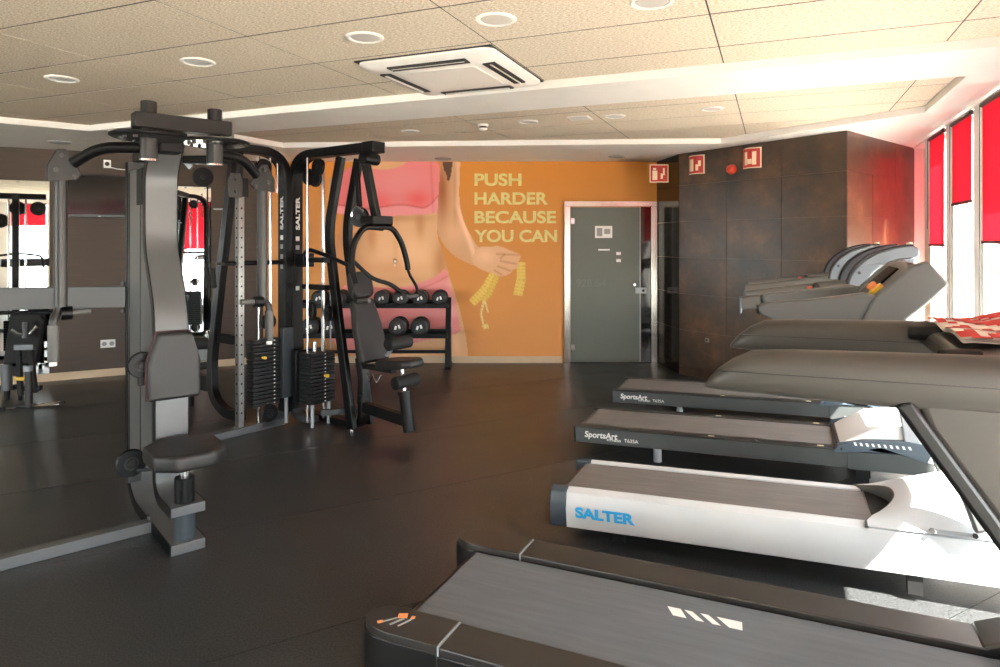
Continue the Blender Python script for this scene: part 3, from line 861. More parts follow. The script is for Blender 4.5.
for i in range(4):
    a = math.radians(90 * i); R = Matrix.Rotation(a, 3, 'Z')
    mk = lambda x0, x1, y0, y1, z0, z1, nm, mt, par: MB().obox(R @ Vector(((x0 + x1) / 2, (y0 + y1) / 2, (z0 + z1) / 2)), R @ Vector((1, 0, 0)), R @ Vector((0, 1, 0)), (0, 0, 1), x1 - x0, y1 - y0, z1 - z0).build(nm, mt, par)
    sl = mk(0.325, 0.405, -0.27, 0.27, -0.053, -0.04, 'air_outlet', 'vent_dark', ac)
    fp = MB().obox(R @ Vector((0.368, 0, -0.053)), R @ Vector((1, 0, -0.35)), R @ Vector((0, 1, 0)), R @ Vector((0.35, 0, 1)), 0.03, 0.5, 0.004).build('louvre', 'lamp_lens', sl)

# ------------------------------------------------------------------ fire signs and siren
def curved_sign(px, py, wpx, hpx, Yd, nrm, right, label, kind, proud=0.0, curve=0.03):
    c = P(px, py, Yd); right = Vector(right).normalized(); nrm = Vector(nrm).normalized()
    sw, sh = wpx, hpx
    t = thing('fire_sign', label, 'sign', c, (right.x, right.y), 'red and white fire safety signs')
    def sheet(name, mat, u0, u1, v0, v1, lift, cur=curve):
        n_ = 8; vs = []; fs = []
        for L_ in (lift, lift - 0.0012):
            for j in (v0, v1):
                for i in range(n_ + 1):
                    u = u0 + (u1 - u0) * i / n_
                    vs.append(c + right * (u * sw) + Vector((0, 0, j * sh)) + nrm * (L_ + cur * (1 - (2 * u) ** 2) + 0.004))
        m_ = n_ + 1
        for i in range(n_):
            fs += [(i, i + 1, m_ + i + 1, m_ + i), (2 * m_ + i, 3 * m_ + i, 3 * m_ + i + 1, 2 * m_ + i + 1), (i, 2 * m_ + i, 2 * m_ + i + 1, i + 1), (m_ + i, m_ + i + 1, 3 * m_ + i + 1, 3 * m_ + i)]
        fs += [(0, m_, 3 * m_, 2 * m_), (n_, 2 * m_ + n_, 3 * m_ + n_, m_ + n_)]
        return MB().add(vs, fs).build(name, mat, t, world=True)
    sheet('sign_border', 'sign_picto', -0.5, 0.5, -0.5, 0.5, 0.0)
    sheet('sign_field', 'red_sign', -0.45, 0.45, -0.45, 0.45, 0.002)
    if kind == 'ext':
        sheet('pictogram', 'sign_picto', -0.36, -0.1, -0.36, 0.16, 0.004); sheet('pictogram', 'sign_picto', -0.32, -0.16, 0.2, 0.3, 0.004)
        sheet('pictogram', 'sign_picto', 0.08, 0.2, -0.3, 0.0, 0.004); sheet('pictogram', 'sign_picto', 0.2, 0.3, -0.1, 0.3, 0.004)
    elif kind == 'round':
        sheet('pictogram', 'sign_picto', -0.34, -0.02, -0.34, 0.3, 0.004); sheet('pictogram', 'sign_picto', 0.1, 0.24, -0.32, 0.0, 0.004); sheet('pictogram', 'sign_picto', 0.24, 0.36, -0.1, 0.2, 0.004)
    else:
        sheet('pictogram', 'sign_picto', -0.3, -0.12, -0.34, 0.3, 0.004); sheet('pictogram', 'sign_picto', -0.1, 0.12, -0.3, -0.05, 0.004); sheet('pictogram', 'sign_picto', 0.14, 0.32, -0.34, 0.3, 0.004)
curved_sign(659, 173.5, 0.235, 0.225, 8.35, (0, -1, 0), (1, 0, 0), 'flat red extinguisher sign above the right door post', 'ext', curve=0.0)
TD = (T2 - T1).normalized(); TN = nrm_of(T1, T2, Vector((-1, -1, 0)))
def on_tile(px):
    t = (px - 500) / F
    q = (t * T1.y - T1.x) / ((T2.x - T1.x) - t * (T2.y - T1.y))
    return T1 + (T2 - T1) * q
for px, py, w_, h_, lab, kd in ((697, 165, 0.235, 0.225, 'curved red alarm sign, left one on the tiled wall', 'round'), (752.5, 158.3, 0.235, 0.225, 'curved red hose sign, right one on the tiled wall', 'hose')):
    q = on_tile(px)
    c_ = q + TN * 0.002
    curved_sign((c_.x / c_.y) * F + 500, py, w_, h_, c_.y, TN, TD, lab, kd, curve=0.05)
q = on_tile(732.5); z = H - (169.5 - HY) / F * q.y
t = thing('fire_siren', 'small round orange red siren between the two tiled wall signs', 'siren', (q.x, q.y, z))
MB().lathe([(0.056, 0), (0.056, 0.025), (0.05, 0.03)], (q.x, q.y, z), TN).build('siren_base', 'red_plastic', t, world=True)
MB().lathe([(0.045, 0.03), (0.042, 0.06), (0.03, 0.075), (0.001, 0.078)], (q.x, q.y, z), TN).build('siren_dome', 'red_plastic', t, world=True)
q = on_tile(679 + 28.5) ; z = H - (340 - HY) / F * q.y
t = thing('wall_switch', 'small pale socket low on the dark tiled wall', 'socket', (q.x, q.y, z))
MB().obox(q + Vector((0, 0, z)) + TN * 0.008, TD, TN, (0, 0, 1), 0.05, 0.01, 0.05).build('switch_plate', 'grey_print', t, world=True, bevel=0.002)
MB().obox(q + Vector((0, 0, z)) + TN * 0.014, TD, TN, (0, 0, 1), 0.022, 0.004, 0.03).build('switch_rocker', 'dark_metal', t, world=True)

# ================================================================== gym machines
def pulley(name, c, axis, r, th, parent, world=False, mat='mid_metal'):
    w = MB().lathe([(r * 0.28, -th * 0.3), (r * 0.34, -th / 2), (r * 0.5, -th / 2), (r * 0.56, -th * 0.3), (r * 0.84, -th * 0.3), (r * 0.84, th * 0.3), (r * 0.56, th * 0.3), (r * 0.5, th / 2), (r * 0.34, th / 2), (r * 0.28, th * 0.3)], c, axis).build(name, mat, parent, world=world)
    MB().lathe([(r * 0.82, -th * 0.5), (r * 0.95, -th * 0.5), (r, -th * 0.3), (r * 0.93, 0), (r, th * 0.3), (r * 0.95, th * 0.5), (r * 0.82, th * 0.5)], c, axis).build('wheel_rim', 'black_metal', w, world=world)
    a = Vector(axis).normalized()
    MB().cyl(Vector(c) - a * (th / 2 + 0.008), Vector(c) + a * (th / 2 + 0.008), r * 0.26, n=14).build('axle', 'dark_metal', w, world=world)
    return w
def bolt(c, axis, r, parent, world=False):
    MB().cyl(c, Vector(c) + Vector(axis).normalized() * 0.012, r, n=6).build('bolt', 'mid_metal', parent, world=world)
def pad(name, sx, sy, th, mtx, parent, cut=0.0, top=None, mat='vinyl', r=0.03):
    """upholstered pad: outline in local x/y, thickness along z; top = width at the +x end"""
    hx, hy = sx / 2, sy / 2
    t = hy if top is None else top / 2
    o = [(-hx, -hy), (-hx, hy), (hx * 0.1, hy), (hx, t), (hx, -t), (hx * 0.1, -hy)] if top is not None else \
        [(-hx + cut, -hy), (-hx, -hy + cut), (-hx, hy - cut), (-hx + cut, hy), (hx - cut, hy), (hx, hy - cut), (hx, -hy + cut), (hx - cut, -hy)] if cut else \
        [(-hx, -hy), (-hx, hy), (hx, hy), (hx, -hy)]
    mb = MB().xy(o, -th / 2, th / 2)
    mb.v = [mtx @ q for q in mb.v]
    return mb.build(name, mat, parent, bevel=min(r, th * 0.42), seg=4, smooth=50)
def frame_m(o, x, z):
    x = Vector(x).normalized(); z = Vector(z).normalized(); y = z.cross(x).normalized(); x = y.cross(z)
    return Matrix.Translation(Vector(o)) @ Matrix((x, y, z)).transposed().to_4x4()

# ------------------------------------------------------------------ pec fly station
def pec_fly():
    U = (0.65, -0.76)
    t = thing('fly_station', 'grey and black pec fly station with a padded seat in the foreground', 'gym machine', (-1.625, 3.48, 0), U)
    hw = 0.085
    # outer bent plate: floor run then rear upright
    outer = fillet([(0, 0, 0.0275), (-1.005, 0, 0.0275), (-1.005, 0, 2.12)], 0.3, 10)
    MB().bar(outer, 0.17, 0.055, (0, 1, 0)).build('outer_frame', 'grey_metal', t, bevel=0.004)
    inner = fillet([(0, 0, 0.2225), (-0.335, 0, 0.2225), (-0.335, 0, 0.5)], 0.22, 8) + fillet([(-0.335, 0, 1.1), (-0.36, 0, 1.25), (-0.56, 0, 1.6), (-0.56, 0, 2.02), (-0.36, 0, 2.25)], 0.09, 6)
    MB().bar(inner, 0.17, 0.05, (0, 1, 0)).build('front_frame', 'grey_metal', t, bevel=0.004)
    for s in (-1, 1):
        MB().bar([Vector((q[0], s * 0.0865, q[2])) for q in inner], 0.004, 0.052, (0, 1, 0)).build('frame_edging', 'black_metal', t)
        MB().bar([Vector((q[0], s * 0.0865, q[2])) for q in outer], 0.004, 0.057, (0, 1, 0)).build('frame_edging', 'black_metal', t)
        y = s * 0.078
        MB().xz([(-0.98, 0.30), (-0.36, 0.42), (-0.36, 1.12), (-0.385, 1.25), (-0.58, 1.6), (-0.58, 2.02), (-0.62, 2.06), (-0.98, 2.06)], y - 0.004, y + 0.004).build('side_panel', 'grey_metal', t)
        MB().box(-0.668, -0.652, y - 0.008, y + 0.008, 0.36, 2.05).build('panel_rib', 'mid_metal', t, bevel=0.002)
        MB().box(-0.96, -0.94, y - 0.008, y + 0.008, 0.32, 2.05).build('panel_rib', 'mid_metal', t, bevel=0.002)
    MB().box(-0.74, -0.6, -0.088, 0.088, 1.84, 2.055).build('cable_slot', 'hole_black', t, bevel=0.004)
    # overhead crossbar and pivots
    MB().box(-0.98, -0.3, -0.06, 0.06, 2.12, 2.2).build('roof_beam', 'black_metal', t, bevel=0.006)
    MB().box(-0.22, -0.12, -0.225, 0.265, 2.215, 2.295).build('crossbar', 'dark_metal', t, bevel=0.005)
    for s, yp in ((-1, -0.15), (1, 0.185)):
        MB().cyl((-0.17, yp, 2.19), (-0.17, yp, 2.36), 0.039, n=26).build('pivot_shaft', 'dark_metal', t, bevel=0.004)
        cam_ = MB().lathe([(0.02, 2.165), (0.172, 2.165), (0.176, 2.17), (0.176, 2.182), (0.172, 2.187), (0.02, 2.187)], (-0.17, yp, 0), n=40).build('cam_plate', 'chrome' if s > 0 else 'dark_metal', t)
        MB().lathe([(0.178, 2.168), (0.186, 2.172), (0.186, 2.18), (0.178, 2.184)], (-0.17, yp, 0), n=40).build('cam_rim', 'black_metal', cam_)
        for k in range(5):
            a = math.radians(200 + 30 * k)
            bolt((-0.17 + 0.13 * math.cos(a), yp + 0.13 * math.sin(a), 2.153), (0, 0, 1), 0.012, cam_)
        MB().cyl((-0.17, yp, 2.05), (-0.17, yp, 2.165), 0.043, n=26).build('pivot_sleeve', 'mid_metal', t, bevel=0.003)
        MB().cyl((-0.17, yp, 2.046), (-0.17, yp, 2.056), 0.046, n=26).build('sleeve_ring', 'chrome', t)
        ax, ay = -0.17 - 0.24, yp + s * 0.36
        arm = MB().tube([(-0.17, yp, 2.115), (-0.17 - 0.13, yp + s * 0.2, 2.115), (ax + 0.03, ay - s * 0.05, 2.03)], 0.029, 14, fil=0.09).build('swing_arm', 'black_metal', t)
        # hinge bracket
        br = MB()
        br.yz([(ay - s * 0.02, 2.1), (ay + s * 0.02, 2.1), (ay + s * 0.065, 2.01), (ay + s * 0.065, 1.93), (ay - s * 0.07, 1.945), (ay - s * 0.09, 1.975)], ax + 0.02, ax + 0.034)
        b_ = br.build('hinge_bracket', 'dark_metal', t, bevel=0.004)
        for dy, dz in ((0.0, 0.075), (s * 0.025, 0.0), (-s * 0.055, -0.03)):
            bolt((ax + 0.034, ay + dy, 1.99 + dz), (1, 0, 0), 0.012, b_)
        MB().cyl((ax, ay, 1.97), (ax, ay, 1.285), 0.031, n=20).build('drop_tube', 'mid_metal', t)
        MB().tube([(ax, ay, 1.31), (ax + 0.0, ay + s * 0.012, 1.26), (ax + 0.02, ay + s * 0.035, 1.22), (ax + 0.02, ay + s * 0.035, 1.18)], 0.02, 12, fil=0.03).build('handle_elbow', 'mid_metal', t)
        MB().cyl((ax + 0.02, ay + s * 0.035, 1.195), (ax + 0.02, ay + s * 0.035, 1.005), 0.026, n=18).build('handle_grip', 'grip_grey', t, bevel=0.004)
        MB().cyl((ax + 0.02, ay + s * 0.035, 1.007), (ax + 0.02, ay + s * 0.035, 0.985), 0.018, n=14).build('grip_cap', 'socket_white', t)
        MB().cyl((ax, ay, 1.25), (ax, ay - s * 0.05, 1.25), 0.036, n=20).build('handle_collar', 'black_metal', t)
        MB().cyl((ax, ay - s * 0.05, 1.25), (ax, ay - s * 0.135, 1.255), 0.017, n=14).build('cross_grip', 'grip_grey', t)
        MB().cyl((-0.62, s * 0.03, 2.0), (-0.62, s * 0.03, 2.1), 0.02, n=14).build('cable_guide', 'chrome', t)
    # seat, post, backrest
    MB().cyl((-0.07, 0, 0.055), (-0.07, 0, 0.2), 0.052, n=26).build('lower_post', 'post_blue', t)
    MB().cyl((-0.07, 0, 0.245), (-0.07, 0, 0.38), 0.05, n=26).build('seat_sleeve', 'black_metal', t, bevel=0.004)
    MB().cyl((-0.07, 0, 0.38), (-0.07, 0, 0.46), 0.026, n=20).build('seat_post', 'chrome', t)
    MB().box(-0.16, 0.02, -0.06, 0.06, 0.44, 0.462).build('seat_plate', 'black_metal', t)
    pad('seat', 0.42, 0.36, 0.085, frame_m((-0.07, 0, 0.505), (1, 0, 0.04), (0, 0, 1)), t, cut=0.09, r=0.025)
    bp = pad('backrest', 0.37, 0.27, 0.06, frame_m((-0.275, 0, 0.94), (0, 0, 1), (1, 0, 0)), t, top=0.17, r=0.018)
    pad('backrest_shell', 0.375, 0.275, 0.016, frame_m((-0.306, 0, 0.94), (0, 0, 1), (1, 0, 0)), bp, top=0.175, mat='vinyl_piping', r=0.003)
    MB().cyl((-0.08, -0.06, 0.435), (-0.2, -0.2, 0.42), 0.009, n=10).build('seat_lever', 'dark_metal', t)
    # cable pulleys on the side
    for x, z, r in ((-0.36, 0.945, 0.072), (-0.62, 0.34, 0.08)):
        pulley('pulley', (x, -0.14, z), (1, 0, 0), r, 0.03, t, mat='mid_metal')
        MB().box(x - 0.05, x - 0.02, -0.155, -0.08, z - 0.12, z + 0.02).build('pulley_bracket', 'mid_metal', t, bevel=0.003)
    # floor beam and high cross beam
    MB().box(-0.455, -0.385, -2.3, -0.085, 0.0, 0.06).build('floor_beam', 'grey_metal', t, bevel=0.004)
    bolt((-0.42, -0.09, 0.075), (0, -1, 0), 0.016, t)
    p0, d = Vector((-2.345, 4.19, 1.278)), Vector((-0.963, -0.27, 0)).normalized()
    MB().obox(p0 + d * 0.9, d, Vector((d.y, -d.x, 0)), (0, 0, 1), 1.8, 0.06, 0.132).build('high_beam', 'grey_metal', t, world=True, bevel=0.004)
    for dz in (0.085, -0.085):
        bolt(p0 + Vector((0.01, -0.05, dz)), (-0.3, -1, 0), 0.014, t, world=True)
    return t
pec_fly()

G_U, G_W = Vector((0.8, -0.6, 0)), Vector((0.6, 0.8, 0))
def weight_stack(t, x0, x1, y0, y1, z0, n, ph, pin_at, face):
    for k in range(n):
        MB().box(x0, x1, y0, y1, z0 + k * ph + 0.0025, z0 + (k + 1) * ph - 0.0025).build('weight_plate', 'weight_iron', t, bevel=0.002, seg=1)
    zz = z0 + (pin_at + 0.5) * ph
    return zz

# ------------------------------------------------------------------ cable tower with adjustable pulley
def cable_tower():
    O = Vector((-1.94, 5.97, 0)); X = -G_W                  # local x toward the camera-left, local y = G_U
    t = thing('cable_tower', 'black cable tower with a perforated steel post and weight stack', 'gym machine', O, (X.x, X.y))
    MB().bar(fillet([(-0.02, 0, 0.1), (-0.02, 0, 2.41), (0.75, 0, 2.41)], 0.26, 9), 0.12, 0.07, (0, 1, 0)).build('main_frame', 'black_metal', t, bevel=0.006)
    MB().bar(fillet([(0.25, 0, 0.04), (-0.02, 0, 0.04), (-0.02, 0, 0.4)], 0.16, 7), 0.1, 0.05, (0, 1, 0)).build('curved_foot', 'blue_grey', t, bevel=0.004)
    MB().box(0.02, 0.73, -0.05, 0.05, 0.0, 0.06).build('base_beam', 'grey_metal', t, bevel=0.004)
    MB().box(0.728, 0.74, -0.052, 0.052, 0.0, 0.062).build('beam_cap', 'black_metal', t)
    ps = MB().box(0.4, 0.455, -0.028, 0.028, 0.06, 2.0).build('perforated_post', 'perforated_steel', t, bevel=0.004)
    h = MB()
    for k in range(22):
        z = 0.18 + k * 0.082
        h.cyl((0.4275, 0.0275, z), (0.4275, 0.0295, z), 0.009, n=10)
        h.cyl((0.4545, 0, z), (0.4565, 0, z), 0.009, n=10)
    h.build('post_holes', 'hole_black', ps)['kind'] = 'stuff'
    # pulley carriage at the head of the post
    c = MB().box(0.375, 0.48, -0.05, 0.05, 2.0, 2.16).build('carriage', 'black_metal', t, bevel=0.005)
    MB().tube([(0.4275, 0, 2.16), (0.4275, 0, 2.38)], 0.03, 10).build('carriage_post', 'black_metal', t)
    MB().lathe([(0.001, 0), (0.06, 0), (0.062, 0.004), (0.06, 0.008), (0.001, 0.008)], (0.5, 0.05, 2.07), (0, 1, 0)).build('cheek_plate', 'mid_metal', c)
    MB().xz([(0.445, 1.99), (0.555, 1.99), (0.57, 2.04), (0.57, 2.13), (0.55, 2.19), (0.46, 2.19), (0.44, 2.13), (0.44, 2.04)], 0.055, 0.063).build('cheek_plate', 'mid_metal', c, bevel=0.003)
    for z in (2.04, 2.14): bolt((0.5, 0.063, z), (0, 1, 0), 0.016, c)
    for z in (2.05, 2.12): MB().cyl((0.3, 0.06, z), (0.24, 0.06, z), 0.012, n=10).build('carriage_pin', 'chrome', c)
    # stack, rods, shroud
    z0, ph, n_ = 0.2, 0.034, 17
    zz = weight_stack(t, 0.07, 0.33, -0.06, 0.05, z0, n_, ph, 12, 1)
    MB().cyl((0.24, 0.05, zz), (0.24, 0.09, zz), 0.014, n=12).build('selector_pin', 'yellow_plastic', t)
    for k in range(n_):
        MB().box(0.118, 0.132, 0.05, 0.0525, z0 + (k + 0.35) * ph, z0 + (k + 0.65) * ph).build('weight_mark', 'white_print', t, smooth=0)
    for x in (0.13, 0.25):
        MB().cyl((x, 0, 0.06), (x, 0, 2.36), 0.0115, n=12).build('guide_rod', 'chrome', t)
    MB().cyl((0.27, 0.02, 0.78), (0.27, 0.02, 2.2), 0.004, n=6).build('cable', 'rope_black', t)
    MB().box(-0.055, 0.055, 0.03, 0.075, 0.24, 0.86).build('shroud', 'blue_grey', t, bevel=0.004)
    MB().cyl((0.02, 0.07, 0.02), (0.02, 0.07, 0.24), 0.016, n=14).build('shroud_leg', 'silver_plastic', t)
    pulley('pulley', (0.19, 0.06, 0.93), (0, 1, 0), 0.07, 0.03, t, mat='dark_metal')
    pulley('pulley', (0.19, 0.075, 0.14), (0, 1, 0), 0.075, 0.03, t, mat='mid_metal')
    MB().box(0.18, 0.2, 0.05, 0.062, 0.06, 0.24).build('pulley_bracket', 'mid_metal', t)
    MB().cyl((0.06, 0.0, 2.05), (0.06, 0, 2.46), 0.012, n=10).build('tie_rod', 'chrome', t)
    pulley('pulley', (0.2, 0.0, 2.27), (0, 1, 0), 0.075, 0.035, t, mat='black_metal')
    # storage bar with hanging grips
    MB().cyl((0.55, -0.03, 1.44), (-0.05, -0.03, 1.44), 0.02, n=12).build('accessory_bar', 'black_metal', t)
    MB().cyl((0.62, -0.03, 1.44), (0.36, -0.03, 1.44), 0.013, n=12).build('accessory_bar_end', 'mid_metal', t)
    # letters run up the face that looks to the camera
    text('frame_lettering', 'SALTER', 0.056, 'white_print', t, (0.0155, 0.02, 1.73), (0, 0, 1), (0, -1, 0), bold=0.0022, width=0.3)
    for k, z in enumerate((1.44, 1.36, 1.27, 1.18)):
        MB().box(0.0155, 0.0165, -0.02, 0.02, z + 0.2, z + 0.24).build('frame_emblem', 'grey_print' if k else 'white_print', t)
    return t
cable_tower()

# stirrup grips hung from the accessory bar
for i, (px, lean) in enumerate(((206.5, -0.01), (212.5, 0.03))):
    c = P(208 + 2 * i, 261, 5.62)
    t = thing('stirrup_handle', ['black stirrup handle hanging left on the cable tower bar', 'black stirrup handle hanging tilted right on the cable tower bar'][i], 'handle', c, (1, 0), 'stirrup handles on the bar')
    b_ = P(px + lean * 60, 288, 5.62); u_ = P(px, 268, 5.62)
    MB().tube([c, u_ + Vector((-0.02, 0, 0)), u_ + Vector((-0.02, 0, -0.03))], 0.006, 6).build('strap', 'rope_black', t, world=True)
    MB().cyl(u_, b_, 0.021, n=14).build('grip', 'grip_foam', t, world=True, bevel=0.004)

# ------------------------------------------------------------------ press and leg station
def press_station():
    O = Vector((-1.16, 5.75, 0)); X, Yv = G_U, G_W
    t = thing('press_station', 'black chest press and leg station with bent handlebars and grey pads', 'gym machine', O, (X.x, X.y))
    fy = -0.15
    MB().bar(fillet([(-0.78, fy, 0.1), (-0.78, fy, 2.4), (0.32, fy, 2.4)], 0.28, 9), 0.12, 0.075, (0, 1, 0)).build('main_frame', 'black_metal', t, bevel=0.006)
    MB().box(0.2, 0.33, fy - 0.07, fy + 0.07, 2.35, 2.44).build('frame_head', 'black_metal', t, bevel=0.005)
    MB().bar(fillet([(-0.5, fy, 0.04), (-0.78, fy, 0.04), (-0.78, fy, 0.4)], 0.16, 7), 0.1, 0.05, (0, 1, 0)).build('curved_foot', 'blue_grey', t, bevel=0.004)
    MB().bar(fillet([(-0.78, 0.0, 0.03), (-0.02, 0, 0.03), (-0.02, 0, 0.3)], 0.16, 7), 0.1, 0.05, (0, 1, 0)).build('base_frame', 'black_metal', t, bevel=0.004)
    for y in (-0.1, 0.1):
        MB().bar(fillet([(-0.06, y, 0.02), (-0.10, y, 0.26), (-0.265, y, 1.11), (-0.37, y, 1.72), (-0.2, y, 2.36)], 0.2, 6), 0.05, 0.085, (0, 1, 0)).build('upright', 'black_metal', t, bevel=0.006)
    MB().bar([(-0.03, 0, 0.22), (-0.02, 0, 0.45), (-0.06, 0, 0.62)], 0.08, 0.07, (0, 1, 0)).build('seat_mast', 'dark_metal', t, bevel=0.005)
    MB().bar([(-0.4, -0.16, 0.12), (-0.12, 0.22, 0.12)], 0.05, 0.05, (0, 0, 1)).build('tie_beam', 'blue_grey', t, bevel=0.004)
    for z in (1.2, 1.44):
        MB().box(-0.62, -0.3, -0.2, -0.14, z, z + 0.045).build('link_beam', 'black_metal', t, bevel=0.004)
    MB().box(-0.66, -0.54, -0.24, -0.12, 1.40, 1.52).build('link_block', 'black_metal', t, bevel=0.006)
    MB().tube([(-0.6, -0.2, 1.48), (-0.5, -0.22, 1.56), (-0.28, -0.18, 1.5), (-0.1, -0.05, 1.4)], 0.018, 10, fil=0.06).build('link_tube', 'black_metal', t)
    for x, y, z in ((-0.46, -0.2, 1.02), (-0.30, -0.16, 1.0)):
        pulley('pulley', (x, y, z), (0.35, 1, 0), 0.075, 0.03, t, mat='dark_metal')
    for x, z in ((-0.55, 2.2), (-0.42, 2.28), (-0.46, 2.18)):
        pulley('pulley', (x, fy - 0.02, z), (0, 1, 0), 0.075, 0.035, t, mat='black_metal')
    # stack
    z0, ph, n_ = 0.2, 0.032, 14
    zz = weight_stack(t, -0.57, -0.40, -0.265, 0.0, z0, n_, ph, 7, 0)
    MB().box(-0.63, -0.575, -0.29, 0.02, 0.2, 0.66).build('stack_guard', 'black_metal', t, bevel=0.005)
    MB().cyl((-0.40, -0.11, zz), (-0.36, -0.11, zz), 0.016, n=14).build('selector_pin', 'yellow_plastic', t)
    for k in range(n_):
        MB().box(-0.40, -0.398, -0.117, -0.103, z0 + (k + 0.33) * ph, z0 + (k + 0.67) * ph).build('weight_mark', 'white_print', t, smooth=0)
    for y in (-0.235, -0.06):
        MB().cyl((-0.485, y, 0.04), (-0.485, y, 2.36), 0.0115, n=12).build('guide_rod', 'chrome', t)
        MB().cyl((-0.43, y + 0.01, 0.0), (-0.43, y + 0.01, 0.2), 0.016, n=12).build('stack_leg', 'silver_plastic', t)
    for x, y in ((-0.6, -0.15), (-0.42, -0.13), (-0.44, -0.02)):
        MB().cyl((x, y, 0.66), (x, y, 2.2), 0.006, n=8).build('cable', 'silver_plastic', t)
    MB().cyl((-0.47, -0.17, 0.65), (-0.47, -0.17, 0.74), 0.022, n=12).build('stack_head', 'chrome', t)
    # pads
    def lean(x0, z0_, x1, z1_):
        d = Vector((x1 - x0, 0, z1_ - z0_)); nr = Vector((d.z, 0, -d.x))
        return frame_m(((x0 + x1) / 2, 0, (z0_ + z1_) / 2), d, nr), d.length
    m_, L_ = lean(0.115, 0.6, -0.05, 1.12)
    pad('backrest', L_, 0.3, 0.075, m_, t, top=0.22, r=0.03)
    m_, L_ = lean(-0.04, 1.135, -0.09, 1.36)
    pad('headrest', L_, 0.22, 0.08, m_, t, cut=0.03, r=0.025)
    pad('seat', 0.43, 0.27, 0.07, frame_m((0.41, 0, 0.62), (1, 0, 0.1), (-0.1, 0, 1)), t, cut=0.07, r=0.028)
    MB().box(0.0, 0.35, -0.03, 0.03, 0.53, 0.575).build('seat_arm', 'black_metal', t, bevel=0.004)
    MB().cyl((0.44, 0, 0.58), (0.475, 0, 0.36), 0.017, n=14).build('seat_strut', 'chrome', t)
    MB().cyl((0.47, 0, 0.385), (0.525, 0, 0.075), 0.048, n=24).build('seat_cylinder', 'black_metal', t, bevel=0.004)
    MB().cyl((0.467, 0, 0.40), (0.472, 0, 0.37), 0.056, n=24).build('cylinder_collar', 'black_metal', t)
    MB().bar([(-0.02, 0, 0.2), (0.5, 0, 0.16)], 0.06, 0.09, (0, 1, 0)).build('cylinder_beam', 'black_metal', t, bevel=0.004)
    for x, z in ((0.47, 0.8), (0.55, 0.5)):
        MB().cyl((x, -0.19, z), (x, 0.06, z), 0.052, n=22).build('leg_roller', 'grip_foam', t, bevel=0.012, seg=3)
        MB().cyl((x, -0.1, z), (x, 0.08, z), 0.014, n=12).build('roller_axle', 'chrome', t)
    MB().bar([(0.24, 0.02, 0.66), (0.36, 0.04, 0.8), (0.47, 0.02, 0.8)], 0.03, 0.02, (0, 1, 0)).build('roller_arm', 'silver_plastic', t)
    MB().tube([(0.16, -0.12, 0.52), (0.22, -0.15, 0.47), (0.26, -0.15, 0.53), (0.3, -0.15, 0.47), (0.34, -0.13, 0.53)], 0.008, 8).build('adjust_lever', 'chrome', t)
    # press arm
    MB().cyl((0.12, -0.14, 2.32), (0.12, 0.02, 2.32), 0.05, n=20).build('pivot_hub', 'black_metal', t)
    MB().bar([(0.1, -0.1, 2.34), (0.16, -0.02, 1.82)], 0.05, 0.075, (0, 1, 0)).build('press_lever', 'dark_metal', t, bevel=0.005)
    MB().bar([(0.02, -0.12, 2.3), (0.04, -0.1, 1.9)], 0.03, 0.045, (0, 1, 0)).build('press_link', 'black_metal', t, bevel=0.004)
    pulley('adjust_wheel', (0.06, -0.12, 1.83), (0.4, -1, 0), 0.085, 0.04, t, mat='black_metal')
    a_ = [(0.09 * math.cos(math.radians(k)), 0.09 * math.sin(math.radians(k))) for k in range(20, 200, 15)]
    MB().tube([(0.08 + p[0] * 0.8, -0.155, 1.84 + p[1] * 0.8) for p in a_], 0.012, 8).build('index_arc', 'chrome', t)
    MB().box(0.08, 0.24, -0.13, 0.1, 1.765, 1.84).build('handle_clamp', 'black_metal', t, bevel=0.01)
    Pn = lambda x, y, Y: P(x, y, Y)
    MB().tube([Pn(383, 228, 5.62), Pn(364, 226, 5.52), Pn(353, 244, 5.45), Pn(351, 268, 5.42), Pn(356, 284, 5.4)], 0.026, 12, fil=0.07).build('press_handle', 'black_metal', t, world=True)
    MB().tube([Pn(356, 280, 5.4), Pn(351, 297, 5.38), Pn(356, 303, 5.36), Pn(362, 302, 5.35)], 0.011, 10, fil=0.03).build('press_handle_end', 'dark_metal', t, world=True)
    MB().cyl(Pn(358.5, 301.5, 5.35), Pn(369.5, 300.5, 5.3), 0.021, n=16).build('press_grip', 'grip_grey', t, world=True, bevel=0.004)
    MB().tube([Pn(378, 227, 5.62), Pn(392, 227, 5.72), Pn(402, 243, 5.8), Pn(407, 262, 5.82), Pn(408, 270, 5.82)], 0.024, 12, fil=0.07).build('press_handle', 'black_metal', t, world=True)
    MB().tube([Pn(407, 264, 5.82), Pn(409, 274, 5.82), Pn(417, 287, 5.83), Pn(418, 296, 5.84)], 0.013, 10, fil=0.05).build('press_handle_end', 'black_metal', t, world=True)
    MB().cyl(Pn(418, 296, 5.84), Pn(407, 296.5, 5.8), 0.02, n=16).build('press_grip', 'grip_grey', t, world=True, bevel=0.004)
    MB().tube([Pn(350, 258, 5.6), Pn(372, 279, 5.65), Pn(391, 284, 5.7), Pn(402, 293, 5.72)], 0.018, 10, fil=0.08).build('lower_handle', 'black_metal', t, world=True)
    text('frame_lettering', 'SALTER', 0.056, 'white_print', t, (-0.7418, fy + 0.02, 1.73), (0, 0, 1), (0, -1, 0), bold=0.0022, width=0.3)
    for k, z in enumerate((1.43, 1.35, 1.26, 0.98)):
        MB().box(-0.742, -0.7415, fy - 0.02, fy + 0.02, z + 0.2, z + 0.24).build('frame_emblem', 'white_print' if k in (0, 3) else 'grey_print', t)
    for x, y in ((-0.1, -0.07), (-0.6, 0.05)):
        MB().cyl((x, y, 0), (x, y, 0.03), 0.02, n=12).build('levelling_foot', 'chrome', t)
press_station()

